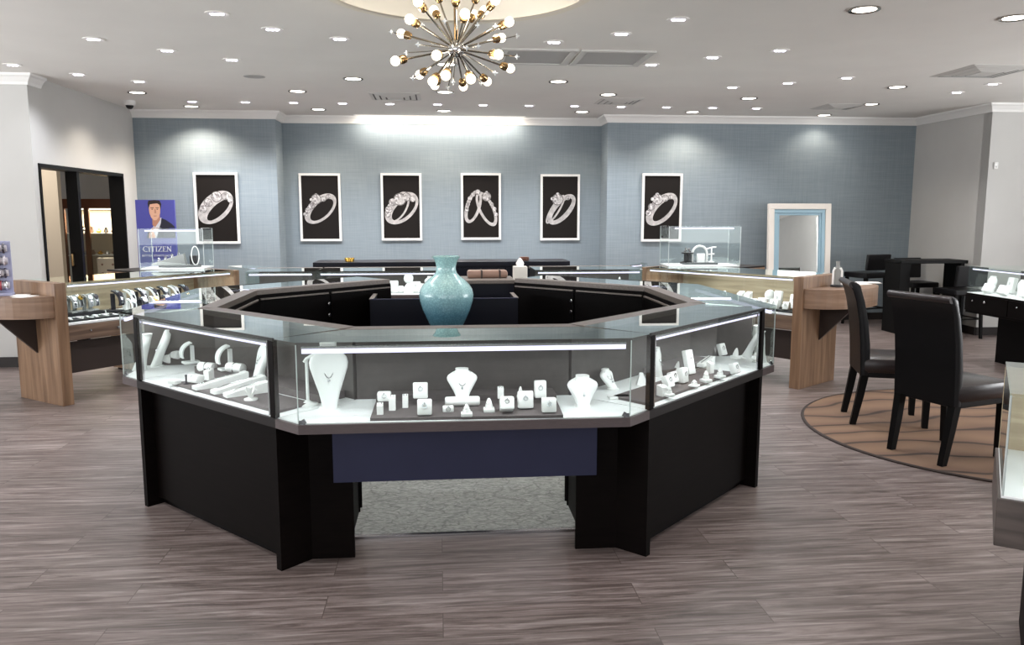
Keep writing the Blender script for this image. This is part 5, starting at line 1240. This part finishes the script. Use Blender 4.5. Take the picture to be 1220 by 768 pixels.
for dx, dy, dz in ((-.25, -.2, .15), (.25, .2, .15), (.2, -.25, -.1), (-.2, .25, -.1)):
    light('POINT', 'chandelier_bulb_lamp', (C0.x + dx, C0.y + dy, C0.z + dz), 3, (1, .90, .76), shadow_soft_size=.06)

# ------------------------------------------------------------------ light
def spot(p, power, color, size=2.3, blend=.8, aim=None, rad=.05):
    o = light('SPOT', 'downlight_lamp', (p[0], p[1], H - .03), power, color, (0, 0, 0), spot_size=size, spot_blend=blend, shadow_soft_size=rad)
    if aim is not None:
        d = (Vector(aim) - Vector((p[0], p[1], H - .03))).normalized(); o.rotation_euler = d.to_track_quat('-Z', 'Y').to_euler()
    return o
CW, WW = (.93, .94, 1.0), (1.0, .9, .78)
KC, KW = 36, 28
for x in row[2]: spot((x, 10.0), KC * (1.9 if x < -1.9 else 1.5 if x < 2.5 else .6), CW, 2.3)
for lst in (OUT_L, IN_L, FR_L, OUT_R, IN_R, FR_R, WR):
    for p in lst: spot(p, KC * (.15 if p[0] < -3.6 else 1), CW)
for p, nm in WARM:
    if p[1] < 10.2: spot(p, KW * (2 if p[0] < -3 else 1), WW)
WASH = {(-3.0, 10.45): 62, (-1.49, 10.6): 36, (.09, 10.6): 36, (1.87, 10.54): 20, (3.30, 10.43): 40, (5.16, 10.6): 12}
for p, pw_ in WASH.items(): spot(p, pw_, (1, .88, .74), 2.35, .6)
light('AREA', 'slot_lamp', (.05, 11.11, H - .02), 18, (1, .90, .78), (0.25, 0, 0), shape='RECTANGLE', size=2.2, size_y=.05)
# added unseen downlights in the front half of the shop, for more light
for x, y in ((-2.2, 3.6), (-.6, 2.6), (.9, 2.6), (2.4, 3.6), (-3.6, 2.2), (3.8, 2.0), (-1.2, .4), (1.4, .4), (-4.6, 2.6), (-1.2, -2.0), (1.6, -2.0), (5.6, 4.6)):
    o = copy_tree(pw); o.location = (x, y, H); tag(o, 'added warm round downlight outside the frame in the front half of the shop', 'downlight', 'unseen front downlights'); spot((x, y), KC, (.97, .96, 1))
# fill lamps added outside the wall openings to brighten the ceiling
for c_, rz_, sz, pw_, UP in (((-2.8, YF - .3, 1.4), 0, 6.4, 170, .9), ((4.7, YF - .3, 1.4), 0, 6.4, 130, .9), ((XLL - .4, 3.6, 1.4), -PI / 2, 6.0, 330, .9), ((XRR + .4, 4.55, 1.4), PI / 2, 4.4, 320, .95)):
    # tilted up so more of the added light reaches the ceiling
    light('AREA', 'added_fill_lamp', c_, pw_, (.98, .99, 1.0), (PI / 2 + UP, 0, rz_), shape='RECTANGLE', size=sz, size_y=2.0)
w = bpy.data.worlds.new('world'); sc.world = w; w.use_nodes = True
w.node_tree.nodes['Background'].inputs[0].default_value = (.8, .87, 1, 1); w.node_tree.nodes['Background'].inputs[1].default_value = .6

sc.view_settings.view_transform = 'Standard'; sc.view_settings.look = 'None'; sc.view_settings.gamma = 1; sc.view_settings.use_curve_mapping = False
sc.view_settings.exposure = .28
try:
    sc.cycles.transparent_max_bounces = 48; sc.cycles.max_bounces = 10; sc.cycles.diffuse_bounces = 5; sc.cycles.glossy_bounces = 6
    sc.cycles.sample_clamp_indirect = 6; sc.cycles.caustics_reflective = False; sc.cycles.caustics_refractive = False
    sc.cycles.use_denoising = True
except Exception: pass
